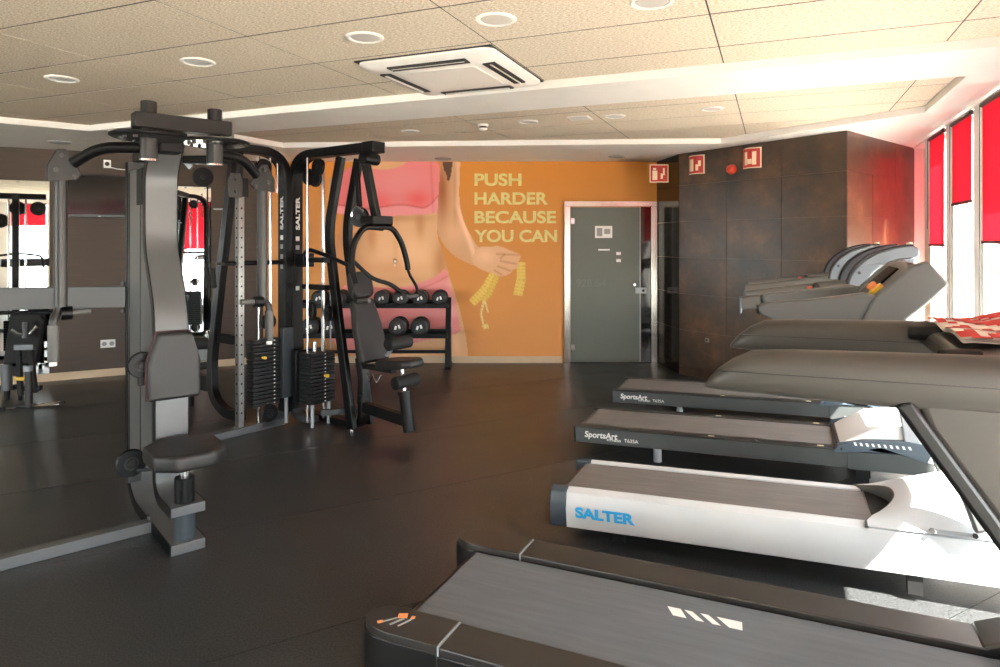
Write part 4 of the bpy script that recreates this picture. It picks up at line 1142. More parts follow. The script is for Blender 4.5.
# ------------------------------------------------------------------ pulldown station seen behind the fly station
def pulldown_station():
    t = thing('pulldown_station', 'black pulldown station with leg rollers, partly hidden behind the fly station', 'gym machine', PZ(236, 417, 0), (-0.8, 0.6))
    q = [P(243, 416, 6.05), P(226, 413, 6.15), P(213, 396, 6.3), P(212, 362, 6.35), P(220, 285, 6.3), P(228, 215, 6.25), P(234, 160, 6.2)]
    MB().bar(fillet(q, 0.15, 5), 0.07, 0.09, (0.6, 0.8, 0)).build('upright', 'black_metal', t, world=True, bevel=0.006)
    MB().bar([P(236, 160, 6.2), P(186, 160, 6.6)], 0.08, 0.08, (0, 0, 1)).build('top_arm', 'black_metal', t, world=True, bevel=0.005)
    MB().bar([P(186, 161, 6.6), P(192, 168, 6.6)], 0.05, 0.05, (0, 0, 1)).build('arm_end', 'silver_plastic', t, world=True)
    pulley('pulley', P(203, 177, 6.45), (0.5, -0.85, 0), 0.095, 0.04, t, world=True, mat='black_metal')
    MB().cyl(P(207.5, 186, 6.4), P(207, 262, 6.0), 0.008, n=6).build('cable', 'rope_black', t, world=True)
    MB().cyl(P(214, 209, 6.35), P(226, 209, 6.25), 0.008, n=8).build('stop_pin', 'silver_plastic', t, world=True)
    MB().cyl(P(188, 344, 6.55), P(213, 343.5, 6.4), 0.056, n=22).build('leg_roller', 'grip_foam', t, world=True, bevel=0.012, seg=3)
    MB().cyl(P(195, 367, 6.5), P(209, 365, 6.4), 0.036, n=22).build('leg_roller', 'grip_foam', t, world=True, bevel=0.01, seg=3)
    MB().bar([P(213, 337, 6.4), P(236, 340, 6.2)], 0.08, 0.08, (0, 0, 1)).build('roller_beam', 'black_metal', t, world=True, bevel=0.005)
    MB().bar([P(193, 380, 6.55), P(213, 384, 6.35)], 0.14, 0.08, (0, 0, 1)).build('seat_beam', 'black_metal', t, world=True, bevel=0.005)
    MB().cyl(P(190, 372, 6.6), P(190, 411, 6.6), 0.035, n=18).build('seat_cylinder', 'black_metal', t, world=True)
    MB().cyl(P(190, 411, 6.6), PZ(190, 242 + 1.62 * 667 / 6.6, 0), 0.02, n=14).build('seat_foot', 'black_metal', t, world=True)
    MB().obox(P(176, 365, 6.75), (-0.8, 0.6, 0), (0.6, 0.8, 0), (0, 0, 1), 0.4, 0.26, 0.07).build('seat', 'vinyl', t, world=True, bevel=0.025, seg=3)
    MB().cyl(P(207.5, 331, 6.4), P(210, 340, 6.4), 0.02, n=10).build('lock_knob', 'chrome', t, world=True)
pulldown_station()

# ------------------------------------------------------------------ leg machine at the far left
def leg_machine():
    t = thing('leg_machine', 'dark seated leg machine with yellow pin standing before the left mirror', 'gym machine', PZ(30, 404, 0), (0.97, 0.2))
    w = dict(world=True)
    fb = MB().tube([P(-30, 416.5, 6.35), P(64, 403.5, 6.7)], 0.034, 12).build('foot_bar', 'steel', t, **w)
    for a in (P(2, 414, 6.42), P(62, 405, 6.68)):
        MB().cyl((a.x, a.y, 0), (a.x, a.y, 0.02), 0.03, n=14).build('rubber_foot', 'rubber_black', fb, **w)
    MB().cyl(P(28.5, 367, 6.55), P(29, 409, 6.55), 0.034, n=18).build('front_post', 'mid_metal', t, **w)
    MB().cyl(P(28, 371, 6.55), P(28, 366, 6.55), 0.04, n=18).build('post_cap', 'silver_plastic', t, **w)
    MB().obox(P(26, 405, 6.56), (1, 0.2, 0), (-0.2, 1, 0), (0, 0, 1), 0.14, 0.1, 0.02).build('post_plate', 'dark_metal', t, **w)
    for a, b_ in ((P(18.5, 349, 6.7), P(20.5, 395, 6.8)), (P(30.5, 349, 6.7), P(35, 392, 6.85))):
        MB().bar([a, b_], 0.035, 0.045, (0, 1, 0)).build('leg', 'mid_metal', t, **w)
    MB().obox(P(24.5, 347, 6.68), (1, 0.2, 0), (-0.2, 1, 0), (0, 0, 1), 0.18, 0.05, 0.06).build('leg_bracket', 'grey_metal', t, bevel=0.006, **w)
    qs = [P(9.5, 314, 6.95), P(42.5, 314, 6.95), P(36, 364, 6.9), P(2.5, 364, 6.9)]
    n_ = Vector((0.06, 0.06, 0))
    mb = MB().add(qs + [v + Vector((0.0, 0.07, 0)) for v in qs], [(0, 1, 2, 3), (7, 6, 5, 4), (0, 4, 5, 1), (1, 5, 6, 2), (2, 6, 7, 3), (3, 7, 4, 0)])
    mb.build('back_shell', 'hole_black', t, bevel=0.015, seg=3, **w)
    MB().tube([P(-20, 313, 6.9), P(62, 312, 7.0)], 0.022, 10).build('cross_tube', 'black_metal', t, **w)
    MB().tube([P(12, 330, 6.86), P(20, 335, 6.84), P(30, 334, 6.84), P(37, 326, 6.86)], 0.018, 10, fil=0.05).build('adjust_arm', 'chrome', t, **w)
    MB().cyl(P(25.5, 322, 6.84), P(25.5, 338, 6.82), 0.03, n=14).build('adjust_sleeve', 'mid_metal', t, **w)
    MB().cyl(P(16, 378.5, 6.75), P(25, 379, 6.75), 0.02, n=12).build('pin_knob', 'yellow_plastic', t, **w)
    MB().cyl(P(6.5, 364, 6.85), P(7, 390, 6.85), 0.05, n=14).build('rear_post', 'grey_metal', t, **w)
    MB().bar([P(-20, 389, 6.85), P(16, 387, 6.9)], 0.05, 0.05, (0, 0, 1)).build('rear_beam', 'dark_metal', t, **w)
    MB().obox(P(33, 388, 6.85), (1, 0.2, 0), (-0.2, 1, 0), (0, 0, 1), 0.16, 0.06, 0.05).build('leg_foot', 'black_metal', t, bevel=0.006, **w)
    MB().cyl(P(20, 395, 6.82), (P(20, 395, 6.82).x, 6.82, 0), 0.02, n=12).build('support_foot', 'black_metal', t, **w)
    MB().cyl(P(7, 389, 6.85), (P(7, 389, 6.85).x, 6.85, 0), 0.03, n=12).build('support_foot', 'black_metal', t, **w)
    MB().cyl(P(41, 318, 6.9), P(46, 322, 6.88), 0.03, n=12).build('hinge_hub', 'dark_metal', t, **w)
leg_machine()

# ------------------------------------------------------------------ dumbbell rack and dumbbells
def rack():
    xl, xr = -2.62, (448.5 - 500) / F * 8.62
    t = thing('dumbbell_rack', 'black two shelf dumbbell rack against the mural', 'rack', ((xl + xr) / 2, 8.62, 0))
    w = dict(world=True)
    for x in (xl, xr):
        MB().bar([(x, 8.5, 0.0), (x, 8.56, 0.45), (x, 8.66, 0.9)], 0.07, 0.05, (1, 0, 0)).build('post', 'black_metal', t, bevel=0.004, **w)
        MB().box(x - 0.035, x + 0.035, 8.45, 8.85, 0.0, 0.04).build('foot', 'black_metal', t, bevel=0.004, **w)
        MB().bar([(x, 8.82, 0.03), (x, 8.78, 0.5)], 0.05, 0.04, (1, 0, 0)).build('rear_leg', 'black_metal', t, **w)
    for z, y in ((0.812, 8.66), (0.438, 8.57)):
        MB().box(xl, xr, y - 0.12, y - 0.09, z - 0.04, z + 0.02).build('front_rail', 'black_metal', t, bevel=0.003, **w)
        MB().box(xl, xr, y + 0.09, y + 0.12, z - 0.01, z + 0.05).build('rear_rail', 'black_metal', t, bevel=0.003, **w)
        MB().box(xl, xr, y - 0.09, y + 0.09, z - 0.035, z - 0.015).build('shelf', 'black_metal', t, **w)
    MB().box(xl, xr, 8.5, 8.54, 0.2, 0.24).build('stretcher', 'black_metal', t, **w)
    def dumbbell(px, py, Y, r, label):
        c = P(px, py, Y)
        d = thing('dumbbell', label, 'dumbbell', c, (1, 0), 'round rubber dumbbells on the rack')
        for y0, s in ((-0.075, -1), (0.075, 1)):
            hd = MB().lathe([(r * 0.72, 0.058 * 1), (r, 0.04), (r, -0.045), (r * 0.85, -0.056)] if s > 0 else [(r * 0.85, 0.056), (r, 0.045), (r, -0.04), (r * 0.72, -0.058)], (0, y0, 0), (0, 1, 0), n=26).build('head', 'rubber_black', d)
            if s < 0:
                MB().lathe([(r * 0.68, -0.001), (r * 0.66, -0.006), (0.001, -0.006)], (0, y0 - 0.058, 0), (0, 1, 0), n=22).build('head_disc', 'vinyl', hd)
                for k in (-1, 1):
                    MB().obox((k * r * 0.2, y0 - 0.0648, k * r * 0.06), (1, 0, 0.3 * k), (0, 1, 0), (-0.3 * k, 0, 1), r * 0.22, 0.0015, r * 0.42).build('head_mark', 'white_print', hd)
        MB().cyl((0, -0.06, 0), (0, 0.06, 0), 0.016, n=14).build('handle', 'chrome', d)
    up = 0.85 + 0.02
    ups = [(321, 'first dumbbell on the upper shelf from its left end, behind the steel cables'), (341, 'second dumbbell on the upper shelf from its left end, behind the uprights'), (383, 'dumbbell on the upper shelf directly beside the headrest'), (401.5, 'third dumbbell from the right on the upper shelf'), (421, 'second dumbbell from the right on the upper shelf'), (440, 'rightmost dumbbell on the upper shelf, next to the rack post')]
    for px, lab in ups: dumbbell(px, 297.5, 8.66, 0.1, lab)
    los = [(312, 'first dumbbell on the lower shelf from its left end, behind the steel cables'), (332, 'second dumbbell on the lower shelf from its left end'), (399, 'large dumbbell on the lower shelf beside the backrest'), (420.5, 'rightmost dumbbell on the lower shelf')]
    for px, lab in los: dumbbell(px, 326, 8.57, 0.115, lab)
rack()

# ------------------------------------------------------------------ pulley column just outside the left edge, seen in the mirror
def pulley_column():
    o = Vector((-4.6, 5.5, 0))
    t = thing('pulley_column', 'slim pulley column with chrome rods mirrored in the large left mirror', 'gym machine', o, (0.87, 0.49))
    MB().box(-0.3, 0.3, -0.25, 0.25, 0.0, 0.05).build('base_plate', 'black_metal', t, bevel=0.005)
    MB().box(-0.04, 0.04, 0.16, 0.24, 0.05, 2.3).build('column', 'black_metal', t, bevel=0.005)
    MB().box(-0.35, 0.35, 0.1, 0.22, 2.22, 2.3).build('head_beam', 'black_metal', t, bevel=0.005)
    for x in (-0.1, 0.1):
        MB().cyl((x, 0.05, 0.05), (x, 0.05, 2.25), 0.014, n=12).build('guide_rod', 'chrome', t)
    for x, z in ((0.0, 2.1), (0.24, 2.1), (-0.2, 1.92)):
        pulley('pulley', (x, 0.0, z), (0, 1, 0), 0.1, 0.05, t, mat='black_metal')
    for k in range(12):
        MB().box(-0.15, 0.15, 0.0, 0.12, 0.1 + k * 0.035, 0.132 + k * 0.035).build('weight_plate', 'weight_iron', t, bevel=0.002, seg=1)
    MB().tube([(-0.3, -0.05, 1.25), (-0.28, -0.05, 1.42), (0.0, -0.05, 1.46), (0.28, -0.05, 1.42), (0.3, -0.05, 1.25)], 0.016, 10, fil=0.06).build('pull_bar', 'black_metal', t)
    MB().cyl((0.0, -0.05, 1.46), (0.0, -0.02, 2.02), 0.005, n=6).build('cable', 'rope_black', t)
pulley_column()

# ================================================================== treadmills
TA = math.radians(22.9)
TU, TV = (math.cos(TA), -math.sin(TA)), (math.sin(TA), math.cos(TA))
TILT = math.radians(1.3)
FA = math.radians(24.0)

def sportsart(loc, label):
    """origin: near rear corner of the deck on the floor; x forward, y across to the far side"""
    t = thing('treadmill', label, 'treadmill', loc, TU, 'row of treadmills by the windows', pitch=TILT)
    Wd = 0.68
    for y0, y1 in ((0.0, 0.03), (Wd - 0.03, Wd)):
        MB().box(0.012, 1.86, y0, y1, 0.085, 0.192).build('side_panel', 'panel_grey', t, bevel=0.003)
        MB().box(0.0, 0.014, y0 - 0.004, y1 + 0.004, 0.08, 0.198).build('end_cap', 'rail_black', t, bevel=0.003)
    for y0, y1 in ((-0.004, 0.088), (Wd - 0.088, Wd + 0.004)):
        rl = MB().box(0.0, 1.86, y0, y1, 0.192, 0.204).build('foot_rail', 'rail_dark', t, bevel=0.003)
        for x in (0.98, 1.68):
            MB().box(x, x + 0.04, (y0 + y1) / 2 - 0.012, (y0 + y1) / 2 + 0.012, 0.204, 0.2055).build('rail_sticker', 'sticker_yellow', rl)
        for x in (0.5, 0.75, 1.3):
            MB().cyl((x, (y0 + y1) / 2, 0.204), (x, (y0 + y1) / 2, 0.207), 0.006, n=8).build('rail_screw', 'chrome', rl)
    MB().box(0.05, 1.86, 0.09, Wd - 0.09, 0.176, 0.201).build('running_belt', 'belt_brown', t, bevel=0.008, seg=2)
    MB().cyl((0.05, 0.09, 0.155), (0.05, Wd - 0.09, 0.155), 0.045, n=18).build('rear_roller', 'rail_black', t)
    MB().box(0.02, 1.86, 0.032, Wd - 0.032, 0.1, 0.16).build('deck_frame', 'rail_black', t)
    for y in (0.04, Wd - 0.04):
        MB().cyl((0.62, y, -0.015), (0.62, y, 0.1), 0.03, n=16).build('foot', 'silver_plastic', t)
        MB().box(1.9, 1.98, y - 0.03, y + 0.03, -0.045, 0.1).build('front_foot', 'rail_black', t)
    MB().box(1.9, 1.99, 0.03, Wd - 0.03, 0.02, 0.1).build('cross_frame', 'rail_black', t)
    # motor hood
    MB().xz([(1.80, 0.205), (1.86, 0.25), (2.02, 0.34), (2.2, 0.37), (2.34, 0.34), (2.38, 0.24), (2.38, 0.07), (1.86, 0.07), (1.80, 0.17)], 0.05, Wd - 0.05).build('motor_hood', 'hood_white', t, bevel=0.015, seg=3)
    MB().box(1.795, 1.82, 0.085, Wd - 0.085, 0.19, 0.225).build('hood_lip', 'rail_dark', t, bevel=0.004)
    for s, y0 in ((-1, -0.012), (1, Wd - 0.06)):
        wg = MB().xz([(1.775, 0.192), (1.80, 0.228), (1.95, 0.268), (2.2, 0.285), (2.36, 0.27), (2.3, 0.16), (2.15, 0.205), (1.95, 0.2), (1.785, 0.178)], y0, y0 + 0.072).build('hood_wing', 'trim_blue', t, bevel=0.006)
        ys = y0 - 0.002 if s < 0 else y0 + 0.072
        for k in range(10):
            x = 1.90 + k * 0.034
            MB().add([(x, ys, 0.238), (x + 0.014, ys, 0.238), (x + 0.006, ys, 0.258), (x - 0.008, ys, 0.258),
                      (x, ys + 0.003, 0.238), (x + 0.014, ys + 0.003, 0.238), (x + 0.006, ys + 0.003, 0.258), (x - 0.008, ys + 0.003, 0.258)],
                     [(0, 1, 2, 3), (7, 6, 5, 4), (0, 4, 5, 1), (1, 5, 6, 2), (2, 6, 7, 3), (3, 7, 4, 0)]).build('vent_slot', 'hood_white', wg, smooth=0)
        bolt((1.82, ys, 0.212), (0, s, 0), 0.008, wg)
        MB().xz([(1.86, 0.08), (2.34, 0.08), (2.34, 0.16), (2.15, 0.2), (1.86, 0.19)], y0 + 0.006, y0 + 0.06).build('lower_cover', 'panel_grey', t)
        # upright and handrail
        yu = 0.03 if s < 0 else Wd - 0.03
        MB().bar(fillet([(2.24, yu, 0.2), (2.17, yu, 0.7), (2.02, yu, 1.24)], 0.3), 0.05, 0.09, (0, 1, 0)).build('upright', 'silver_plastic', t, bevel=0.012, seg=3)
        yr = yu + s * 0.0
        hr = MB().sweep(fillet([(1.22, yr, 1.15), (1.5, yr, 1.185), (1.85, yr, 1.235), (2.06, yr, 1.27)], 0.2), [(-0.045, -0.03), (0.035, -0.03), (0.05, 0.0), (0.035, 0.03), (-0.045, 0.03)], (0, 1, 0)).build('handrail', 'console_grey', t, bevel=0.012, seg=3)
        MB().box(1.21, 1.225, yr - 0.034, yr + 0.034, 1.08, 1.195).build('rail_end', 'trim_blue', hr, bevel=0.006)
    MB().cyl((1.72, 0.03, 1.235), (1.72, Wd - 0.03, 1.235), 0.022, n=14).build('cross_grip', 'grip_foam', t)
    # console: quarter round cowl with a lens shaped face
    arc = [(1.88 + 0.38 * (1 - math.cos(math.radians(k))), 1.25 + 0.28 * math.sin(math.radians(k))) for k in range(0, 91, 9)]
    inner = [(1.99 + 0.25 * (1 - math.cos(math.radians(k))), 1.25 + 0.19 * math.sin(math.radians(k))) for k in range(90, -1, -9)]
    for y0, y1 in ((-0.015, 0.055), (Wd - 0.055, Wd + 0.015)):
        ck = MB().xz(arc + [(2.29, 1.51), (2.29, 1.46)] + inner, y0, y1).build('console_cheek', 'cheek_silver', t, bevel=0.01, seg=2)
        MB().sweep([(p[0] - 0.004, (y0 + y1) / 2, p[1] + 0.004) for p in arc], [(-0.006, -0.034), (0.006, -0.034), (0.006, 0.034), (-0.006, 0.034)], (0, 1, 0)).build('cheek_edge', 'rail_black', ck)
        bolt((1.95, y0 if y0 < 0.2 else y1, 1.36), (0, -1 if y0 < 0.2 else 1, 0), 0.01, ck)
    MB().xz([(1.97, 1.2), (2.04, 1.34), (2.12, 1.42), (2.24, 1.485), (2.28, 1.46), (2.26, 1.34), (2.16, 1.2)], 0.05, Wd - 0.05).build('console', 'cheek_silver', t, bevel=0.01)
    MB().obox((2.075, Wd / 2, 1.388), (0.1, 0, 0.1), (0, 1, 0), (-0.1, 0, 0.1), 0.14, 0.42, 0.012).build('console_screen', 'screen', t)
    MB().cyl((2.24, 0.02, 1.525), (2.24, 0.02, 1.55), 0.018, n=12).build('console_knob', 'sticker_yellow', t)
    MB().cyl((1.66, 0.1, 1.24), (1.66, 0.1, 1.265), 0.016, n=12).build('stop_button', 'red_plastic', t)
    # lettering on both flanks
    for o, r in (((0.085, -0.0005, 0.128), (1, 0, 0)), ((0.6, Wd + 0.0005, 0.128), (-1, 0, 0))):
        rv = Vector(r)
        text('side_lettering', 'SportsArt', 0.062, 'white_print', t, o, r, (0, 0, 1), bold=0.0016, width=0.25, shear=0.12)
        text('side_lettering', 'FITNESS', 0.022, 'white_print', t, Vector(o) + rv * 0.17 + Vector((0, 0, -0.017)), r, (0, 0, 1), bold=0.0004, width=0.105)
        text('side_lettering', 'T635A', 0.036, 'white_print', t, Vector(o) + rv * 0.3 + Vector((0, 0, -0.015)), r, (0, 0, 1), bold=0.0003, width=0.105)
    return t

def salter(loc, label):
    """origin: middle of the belt's rear edge on the floor"""
    t = thing('treadmill', label, 'treadmill', loc, TU, 'row of treadmills by the windows', pitch=math.radians(1.7))
    bw = 0.215
    for s in (-1, 1):
        sec = [(s * bw, 0.245), (s * (bw + 0.03), 0.252), (s * (bw + 0.07), 0.235), (s * (bw + 0.095), 0.15), (s * (bw + 0.085), 0.05), (s * (bw + 0.02), 0.05), (s * bw, 0.2)]
        MB().yz(sec, 0.0, 2.2).build('side_rail', 'flank_white', t, bevel=0.004)
        sec2 = [(y * 1.0 + s * 0.002, z + (0.003 if z > 0.1 else -0.002)) for y, z in sec]
        MB().yz(sec2, -0.095, 0.0).build('end_cap', 'cap_blue', t, bevel=0.012, seg=3)
        MB().box(0.25, 0.31, s * (bw + 0.05) - 0.025, s * (bw + 0.05) + 0.025, -0.006, 0.05).build('foot', 'rubber_black', t)
        MB().box(1.6, 1.66, s * (bw + 0.05) - 0.025, s * (bw + 0.05) + 0.025, -0.038, 0.05).build('foot', 'rubber_black', t)
    MB().box(-0.03, 1.62, -bw + 0.004, bw - 0.004, 0.215, 0.24).build('running_belt', 'belt_brown', t, bevel=0.01, seg=3)
    MB().cyl((-0.02, -bw + 0.01, 0.195), (-0.02, bw - 0.01, 0.195), 0.042, n=18).build('rear_roller', 'rail_black', t)
    MB().box(0.0, 1.7, -bw, bw, 0.12, 0.19).build('deck_frame', 'rail_black', t)
    # motor hood: its front wall is hollowed round the belt and dark inside
    ny_, nx_ = 16, 8
    wh = 0.29
    top = []
    for j in range(ny_ + 1):
        y = -wh + 2 * wh * j / ny_
        fx = 1.44 + 0.15 * max(0.0, 1 - (abs(y) / 0.235) ** 2.4)
        for i in range(nx_ + 1):
            q = i / nx_; x = fx + (2.2 - fx) * q
            zc = 0.325 + 0.15 * math.sin(min(1.0, q * 1.25) * math.pi / 2) - 0.06 * max(0, q - 0.8) / 0.2
            k = 1 - (abs(y) / wh) ** 2.4
            k *= min(1.0, 0.45 + (x - 1.44) / 0.3)
            top.append(Vector((x, y, 0.246 + (zc - 0.246) * k)))
    N1 = nx_ + 1; fs = [(j * N1 + i, j * N1 + i + 1, (j + 1) * N1 + i + 1, (j + 1) * N1 + i) for j in range(ny_) for i in range(nx_)]
    vs = list(top)
    o_ = len(vs); vs += [Vector((2.2, top[j * N1 + nx_].y, 0.1)) for j in range(ny_ + 1)]
    fs += [(j * N1 + nx_, (j + 1) * N1 + nx_, o_ + j + 1, o_ + j) for j in range(ny_)]
    MB().add(vs, fs).build('motor_hood', 'flank_white', t, smooth=50)
    vs = []
    for j in range(ny_ + 1):
        p = top[j * N1]; vs += [p + Vector((0, 0, 0.002)), Vector((p.x, p.y, 0.2)), p + Vector((0.01, 0, 0.002)), Vector((p.x + 0.01, p.y, 0.2))]
    fs = []
    for j in range(ny_):
        o_ = j * 4; fs += [(o_, o_ + 1, o_ + 5, o_ + 4), (o_ + 2, o_ + 6, o_ + 7, o_ + 3), (o_, o_ + 4, o_ + 6, o_ + 2)]
    MB().add(vs, fs).build('belt_cowl', 'console_grey', t, smooth=50)
    MB().box(1.48, 1.62, -bw + 0.02, bw - 0.02, 0.2402, 0.243).build('belt_gap', 'hole_black', t)
    for x in (1.70, 1.86): bolt((x, -0.294, 0.262), (0, -1, 0.2), 0.012, t)
    MB().obox((1.78, -0.297, 0.262), (1, 0, 0.0), (0, 1, 0), (0, 0, 1), 0.16, 0.008, 0.016).build('hood_trim', 'silver_plastic', t)
    # uprights, handrails, console
    for s in (-1, 1):
        y = s * 0.32
        MB().bar([(1.9, y, 0.3), (1.74, y, 0.8), (1.56, y, 1.22)], 0.06, 0.1, (0, 1, 0)).build('upright', 'flank_grey', t, bevel=0.015, seg=3)
        hr = MB().xz([(1.01, 1.225), (1.005, 1.26), (1.04, 1.278), (1.25, 1.295), (1.46, 1.325), (1.54, 1.30), (1.46, 1.18), (1.34, 1.15), (1.1, 1.185)], y - 0.03, y + 0.03).build('handrail', 'flank_grey', t, bevel=0.015, seg=3)
        MB().cyl((1.0, y, 1.243), (1.02, y, 1.243), 0.024, n=14).build('rail_end', 'rail_black', hr)
        ck = MB().xz([(1.40, 1.12), (1.50, 1.31), (1.64, 1.44), (1.71, 1.465), (1.79, 1.36), (1.70, 1.27), (1.55, 1.14)], y - 0.035, y + 0.035).build('console_cheek', 'flank_grey', t, bevel=0.012, seg=3)
    cs = MB().xz([(1.42, 1.17), (1.51, 1.30), (1.65, 1.435), (1.70, 1.45), (1.77, 1.36), (1.69, 1.28), (1.55, 1.15)], -0.29, 0.29).build('console', 'console_grey', t, bevel=0.008)
    MB().obox((1.585, 0.05, 1.378), (0.16, 0, 0.145), (0, 1, 0), (-0.145, 0, 0.16), 0.13, 0.3, 0.012).build('console_screen', 'screen', cs)
    MB().lathe([(0.035, 0), (0.035, 0.02), (0.025, 0.024)], (1.53, -0.2, 1.322), (-0.145, 0, 0.16)).build('stop_base', 'yellow_plastic', cs)
    MB().lathe([(0.02, 0.022), (0.024, 0.04), (0.018, 0.048), (0.001, 0.05)], (1.53, -0.2, 1.322), (-0.145, 0, 0.16)).build('stop_button', 'orange_print', cs)
    n_ = Vector((0, -0.085, -0.01)).normalized()
    for o, r, up in (((0.055, -(bw + 0.0935), 0.115), (1, 0, 0), (0, -0.01, 0.1)), ((0.33, bw + 0.0935, 0.115), (-1, 0, 0), (0, 0.01, 0.1))):
        text('side_lettering', 'SALTER', 0.078, 'blue_print', t, o, r, up, bold=0.0035, width=0.32, lift=0.002)
    return t

def front_treadmill(loc, label):
    """origin: middle of the belt's rear edge on the floor"""
    t = thing('treadmill', label, 'treadmill', loc, (math.cos(FA), -math.sin(FA)), 'row of treadmills by the windows', pitch=math.radians(0.2))
    bw, rw = 0.285, 0.165
    zt_ = 0.232
    for s in (-1, 1):
        y0, y1 = (bw, bw + rw) if s > 0 else (-bw - rw, -bw)
        MB().box(0.19, 2.0, y0, y1, 0.2, zt_).build('foot_rail', 'rail_dark', t, bevel=0.006, seg=3)
        MB().box(0.185, 0.192, y0, y1, 0.2, zt_ + 0.0006).build('rail_joint', 'silver_plastic', t)
        cap = [(0.185, y0), (0.185, y1)]
        ym, hr_ = (y0 + y1) / 2, rw / 2
        cap = [(0.185, y1)] + [(-0.02 - 0.13 * math.sin(math.radians(a)), ym + hr_ * math.cos(math.radians(a))) for a in range(0, 181, 15)] + [(0.185, y0)]
        cp = MB().xy(cap, 0.205, zt_ + 0.003).build('rail_cap', 'rail_dark', t, bevel=0.008, seg=3)
        MB().xy([(x * 1.0 + (-0.012 if x < 0 else 0), ym + (y - ym) * 1.03) for x, y in cap], 0.045, 0.206).build('cap_skirt', 'rail_black', t, bevel=0.015, seg=3)
        MB().box(0.18, 2.0, y0 + 0.004, y1 - 0.004, 0.05, 0.2).build('side_skirt', 'rail_black', t, bevel=0.006)
        if s < 0:
            # small orange and grey runner decal
            for cx, cy, sx, sy, rot, mt in ((-0.02, ym + 0.03, 0.035, 0.03, 0.4, 'orange_print'), (0.02, ym + 0.035, 0.015, 0.018, 0.2, 'orange_print'), (-0.075, ym - 0.035, 0.02, 0.016, 0.8, 'orange_print'),
                                            (-0.05, ym - 0.01, 0.055, 0.007, 0.9, 'grey_print'), (-0.02, ym - 0.01, 0.06, 0.01, 1.1, 'grey_print'), (0.01, ym - 0.005, 0.06, 0.008, 1.2, 'grey_print')):
                MB().obox((cx, cy, zt_ + 0.0035), (math.cos(rot), math.sin(rot), 0), (-math.sin(rot), math.cos(rot), 0), (0, 0, 1), sx, sy, 0.001).build('cap_decal', mt, cp, smooth=0)
        for x in (0.5, 1.7):
            MB().cyl((x, ym, -0.02 if x < 1 else -0.045), (x, ym, 0.06), 0.035, n=14).build('foot', 'rubber_black', t)
    bt_ = MB().box(-0.02, 1.95, -bw + 0.012, bw - 0.012, 0.185, 0.215).build('running_belt', 'belt', t, bevel=0.012, seg=3)
    for k in range(4):
        x = 0.9 + k * 0.058
        e0, e1 = (-0.05, 0.0) if k == 0 else (-0.045, -0.015) if k < 3 else (-0.045, 0.045)
        n0, n1 = (-0.05 + 0.03, 0.03) if k == 0 else (0.005, 0.035) if k < 3 else (0.005, 0.05)
        MB().add([(x + n0, 0.10, 0.2153), (x + n1, 0.10, 0.2153), (x + e1, 0.155, 0.2153), (x + e0, 0.155, 0.2153)], [(0, 1, 2, 3)]).build('belt_mark', 'white_print', bt_, smooth=0)
    MB().cyl((-0.01, -bw + 0.015, 0.165), (-0.01, bw - 0.015, 0.165), 0.048, n=18).build('rear_roller', 'rail_black', t)
    MB().box(0.0, 1.98, -bw, bw, 0.08, 0.18).build('deck_frame', 'rail_black', t)
    # hood
    MB().xz([(1.9, 0.21), (1.98, 0.25), (2.15, 0.36), (2.4, 0.4), (2.5, 0.34), (2.52, 0.06), (1.95, 0.06)], -bw - 0.02, bw + 0.02).build('motor_hood', 'rail_black', t, bevel=0.02, seg=3)
    for s in (-1, 1):
        y0, y1 = (bw - 0.0, bw + rw + 0.01) if s > 0 else (-bw - rw - 0.01, -bw + 0.0)
        MB().xz([(1.87, 0.234), (1.95, 0.27), (2.12, 0.32), (2.42, 0.36), (2.5, 0.06), (1.98, 0.06)], y0, y1).build('hood_shoulder', 'rail_dark', t, bevel=0.012, seg=3)
        # upright: broad grey shroud with a black leading edge
        ye = s * 0.40
        sp = [(1.57, 1.235), (1.60, 1.14), (1.81, 0.83), (2.06, 0.45), (2.13, 0.3), (2.4, 0.3), (2.3, 0.6), (2.12, 0.95), (2.0, 1.25)]
        MB().xz(sp, ye - 0.035, ye + 0.035).build('upright_shroud', 'rail_grey', t, bevel=0.02, seg=3)
        MB().sweep(fillet([(1.555, ye, 1.19), (1.6, ye, 1.12), (1.80, ye, 0.82), (2.05, ye, 0.44), (2.11, ye, 0.28)], 0.1), [(-0.022, -0.045), (0.022, -0.045), (0.022, 0.045), (-0.022, 0.045)], (0, 1, 0)).build('upright_edge', 'rail_black', t, bevel=0.012, seg=3)
        # handrail: thick rounded beam with a pointed tip
        st = [(1.06, 1.182, 1.192, 0.3), (1.07, 1.18, 1.206, 0.6), (1.095, 1.178, 1.236, 0.82), (1.135, 1.176, 1.268, 0.94), (1.19, 1.174, 1.296, 1.0), (1.3, 1.172, 1.305, 1.0),
              (1.5, 1.167, 1.311, 1.0), (1.7, 1.167, 1.316, 1.0), (1.9, 1.167, 1.321, 1.0), (2.04, 1.17, 1.325, 0.98), (2.07, 1.2, 1.3, 0.7)]
        vs, fs, nr = [], [], 20
        for x, zb_, zt2, k in st:
            for i in range(nr):
                a = 2 * math.pi * i / nr; ca, sa = math.cos(a), math.sin(a)
                vs.append(Vector((x, ye + 0.052 * k * math.copysign(abs(ca) ** 0.8, ca), (zb_ + zt2) / 2 + (zt2 - zb_) / 2 * math.copysign(abs(sa) ** 0.85, sa))))
        for k in range(len(st) - 1):
            fs += [(k * nr + i, k * nr + (i + 1) % nr, (k + 1) * nr + (i + 1) % nr, (k + 1) * nr + i) for i in range(nr)]
        fs += [tuple(range(nr)), tuple(range((len(st) - 1) * nr, len(st) * nr))]
        hr = MB().add(vs, fs).build('handrail', 'rail_grey', t, smooth=70)
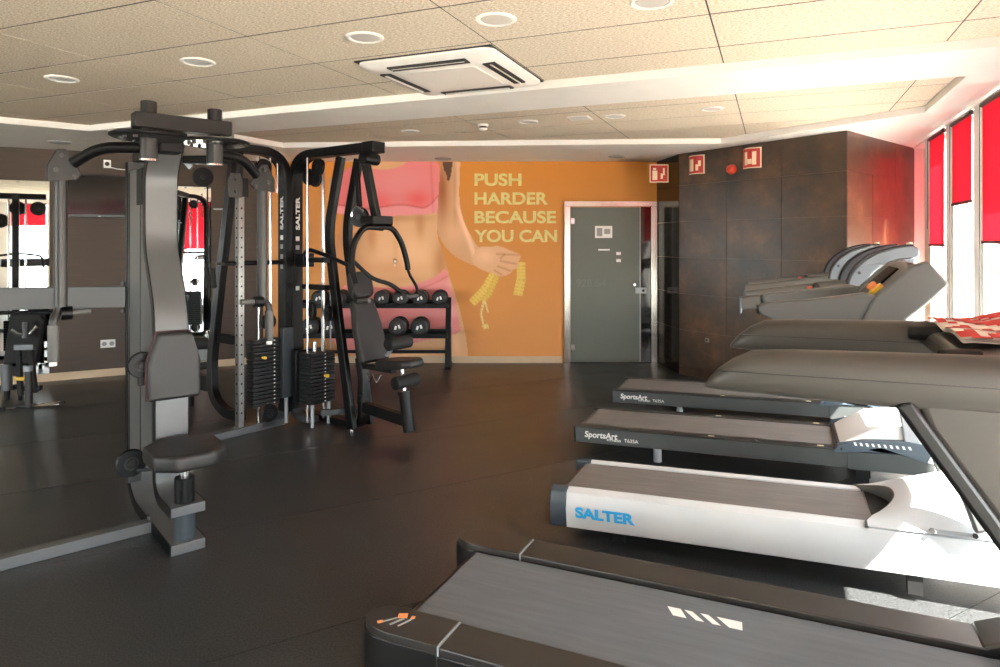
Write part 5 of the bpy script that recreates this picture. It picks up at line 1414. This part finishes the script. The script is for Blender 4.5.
        MB().xz([(1.11, 1.238), (2.05, 1.244), (2.05, 1.247), (1.11, 1.241)], ye - 0.0524, ye + 0.0524).build('rail_seam', 'rail_black', hr)
        MB().cyl((1.85, ye, 0.04), (2.2, ye, 0.04), 0.03, n=10).build('base_tube', 'rail_black', t)
    # console deck between the rails
    MB().xz([(1.70, 1.245), (1.72, 1.29), (1.8, 1.305), (2.05, 1.33), (2.35, 1.52), (2.4, 1.5), (2.3, 1.3), (2.1, 1.23), (1.8, 1.22)], -0.36, 0.36).build('console', 'rail_grey', t, bevel=0.015, seg=3)
    MB().obox((2.2, 0, 1.432), (0.3, 0, 0.19), (0, 1, 0), (-0.19, 0, 0.3), 0.26, 0.5, 0.012).build('console_screen', 'screen', t)
    MB().cyl((1.66, 0.28, 1.285), (1.76, 0.26, 1.29), 0.024, n=16).build('side_grip', 'grip_foam', t, bevel=0.008)
    MB().cyl((1.66, -0.28, 1.285), (1.76, -0.26, 1.29), 0.024, n=16).build('side_grip', 'grip_foam', t, bevel=0.008)
    return t

FT = Vector((-0.2, 2.75, 0)); 
front_treadmill((FT.x, FT.y, 0.012), 'dark wide treadmill nearest the camera with slash marks on its belt')
salter((0.48, 3.90, 0.022), 'white treadmill with blue lettering on its flank, second from the camera')
sportsart((0.567, 5.085, 0.016), 'nearer of the two dark grey treadmills with white lettering')
sportsart((1.063, 6.33, 0.016), 'farther of the two dark grey treadmills, closest to the tiled wall')

# folded red and white cloth on the near console
c = Vector((FT.x, FT.y, 0)) + Vector((TU[0], TU[1], 0)) * 1.9 + Vector((TV[0], TV[1], 0)) * 0.06
cl = thing('folded_cloth', 'red and white patterned cloth lying on the nearest treadmill console', 'cloth', (c.x, c.y, 1.352), (math.cos(FA), -math.sin(FA)), pitch=0.1)
def ripple(x, y): return 0.006 * math.sin(x * 31) + 0.005 * math.sin(y * 23 + x * 9)
nx, ny = 14, 24
for mt, nm, lift, pick in (('cloth_white', 'cloth_layer', 0.0, lambda i, j: True), ('cloth_red', 'cloth_pattern', 0.0025, lambda i, j: math.sin(i * 1.7 + 2.1 * math.sin(j * 0.9)) + math.sin(j * 0.8 + i * 0.4) > 0.1)):
    vs, fs = [], []
    for zoff in (0, -0.012 if mt == 'cloth_white' else -0.0015):
        for i in range(nx + 1):
            for j in range(ny + 1):
                x, y = -0.17 + 0.34 * i / nx, -0.28 + 0.56 * j / ny
                vs.append((x, y, 0.012 + ripple(x, y) + lift + zoff))
    M_ = (nx + 1) * (ny + 1); q = lambda i, j: i * (ny + 1) + j
    for i in range(nx):
        for j in range(ny):
            if pick(i, j):
                fs += [(q(i, j), q(i + 1, j), q(i + 1, j + 1), q(i, j + 1)), (q(i, j) + M_, q(i, j + 1) + M_, q(i + 1, j + 1) + M_, q(i + 1, j) + M_)]
    MB().add(vs, fs).build(nm, mt, cl, smooth=60)
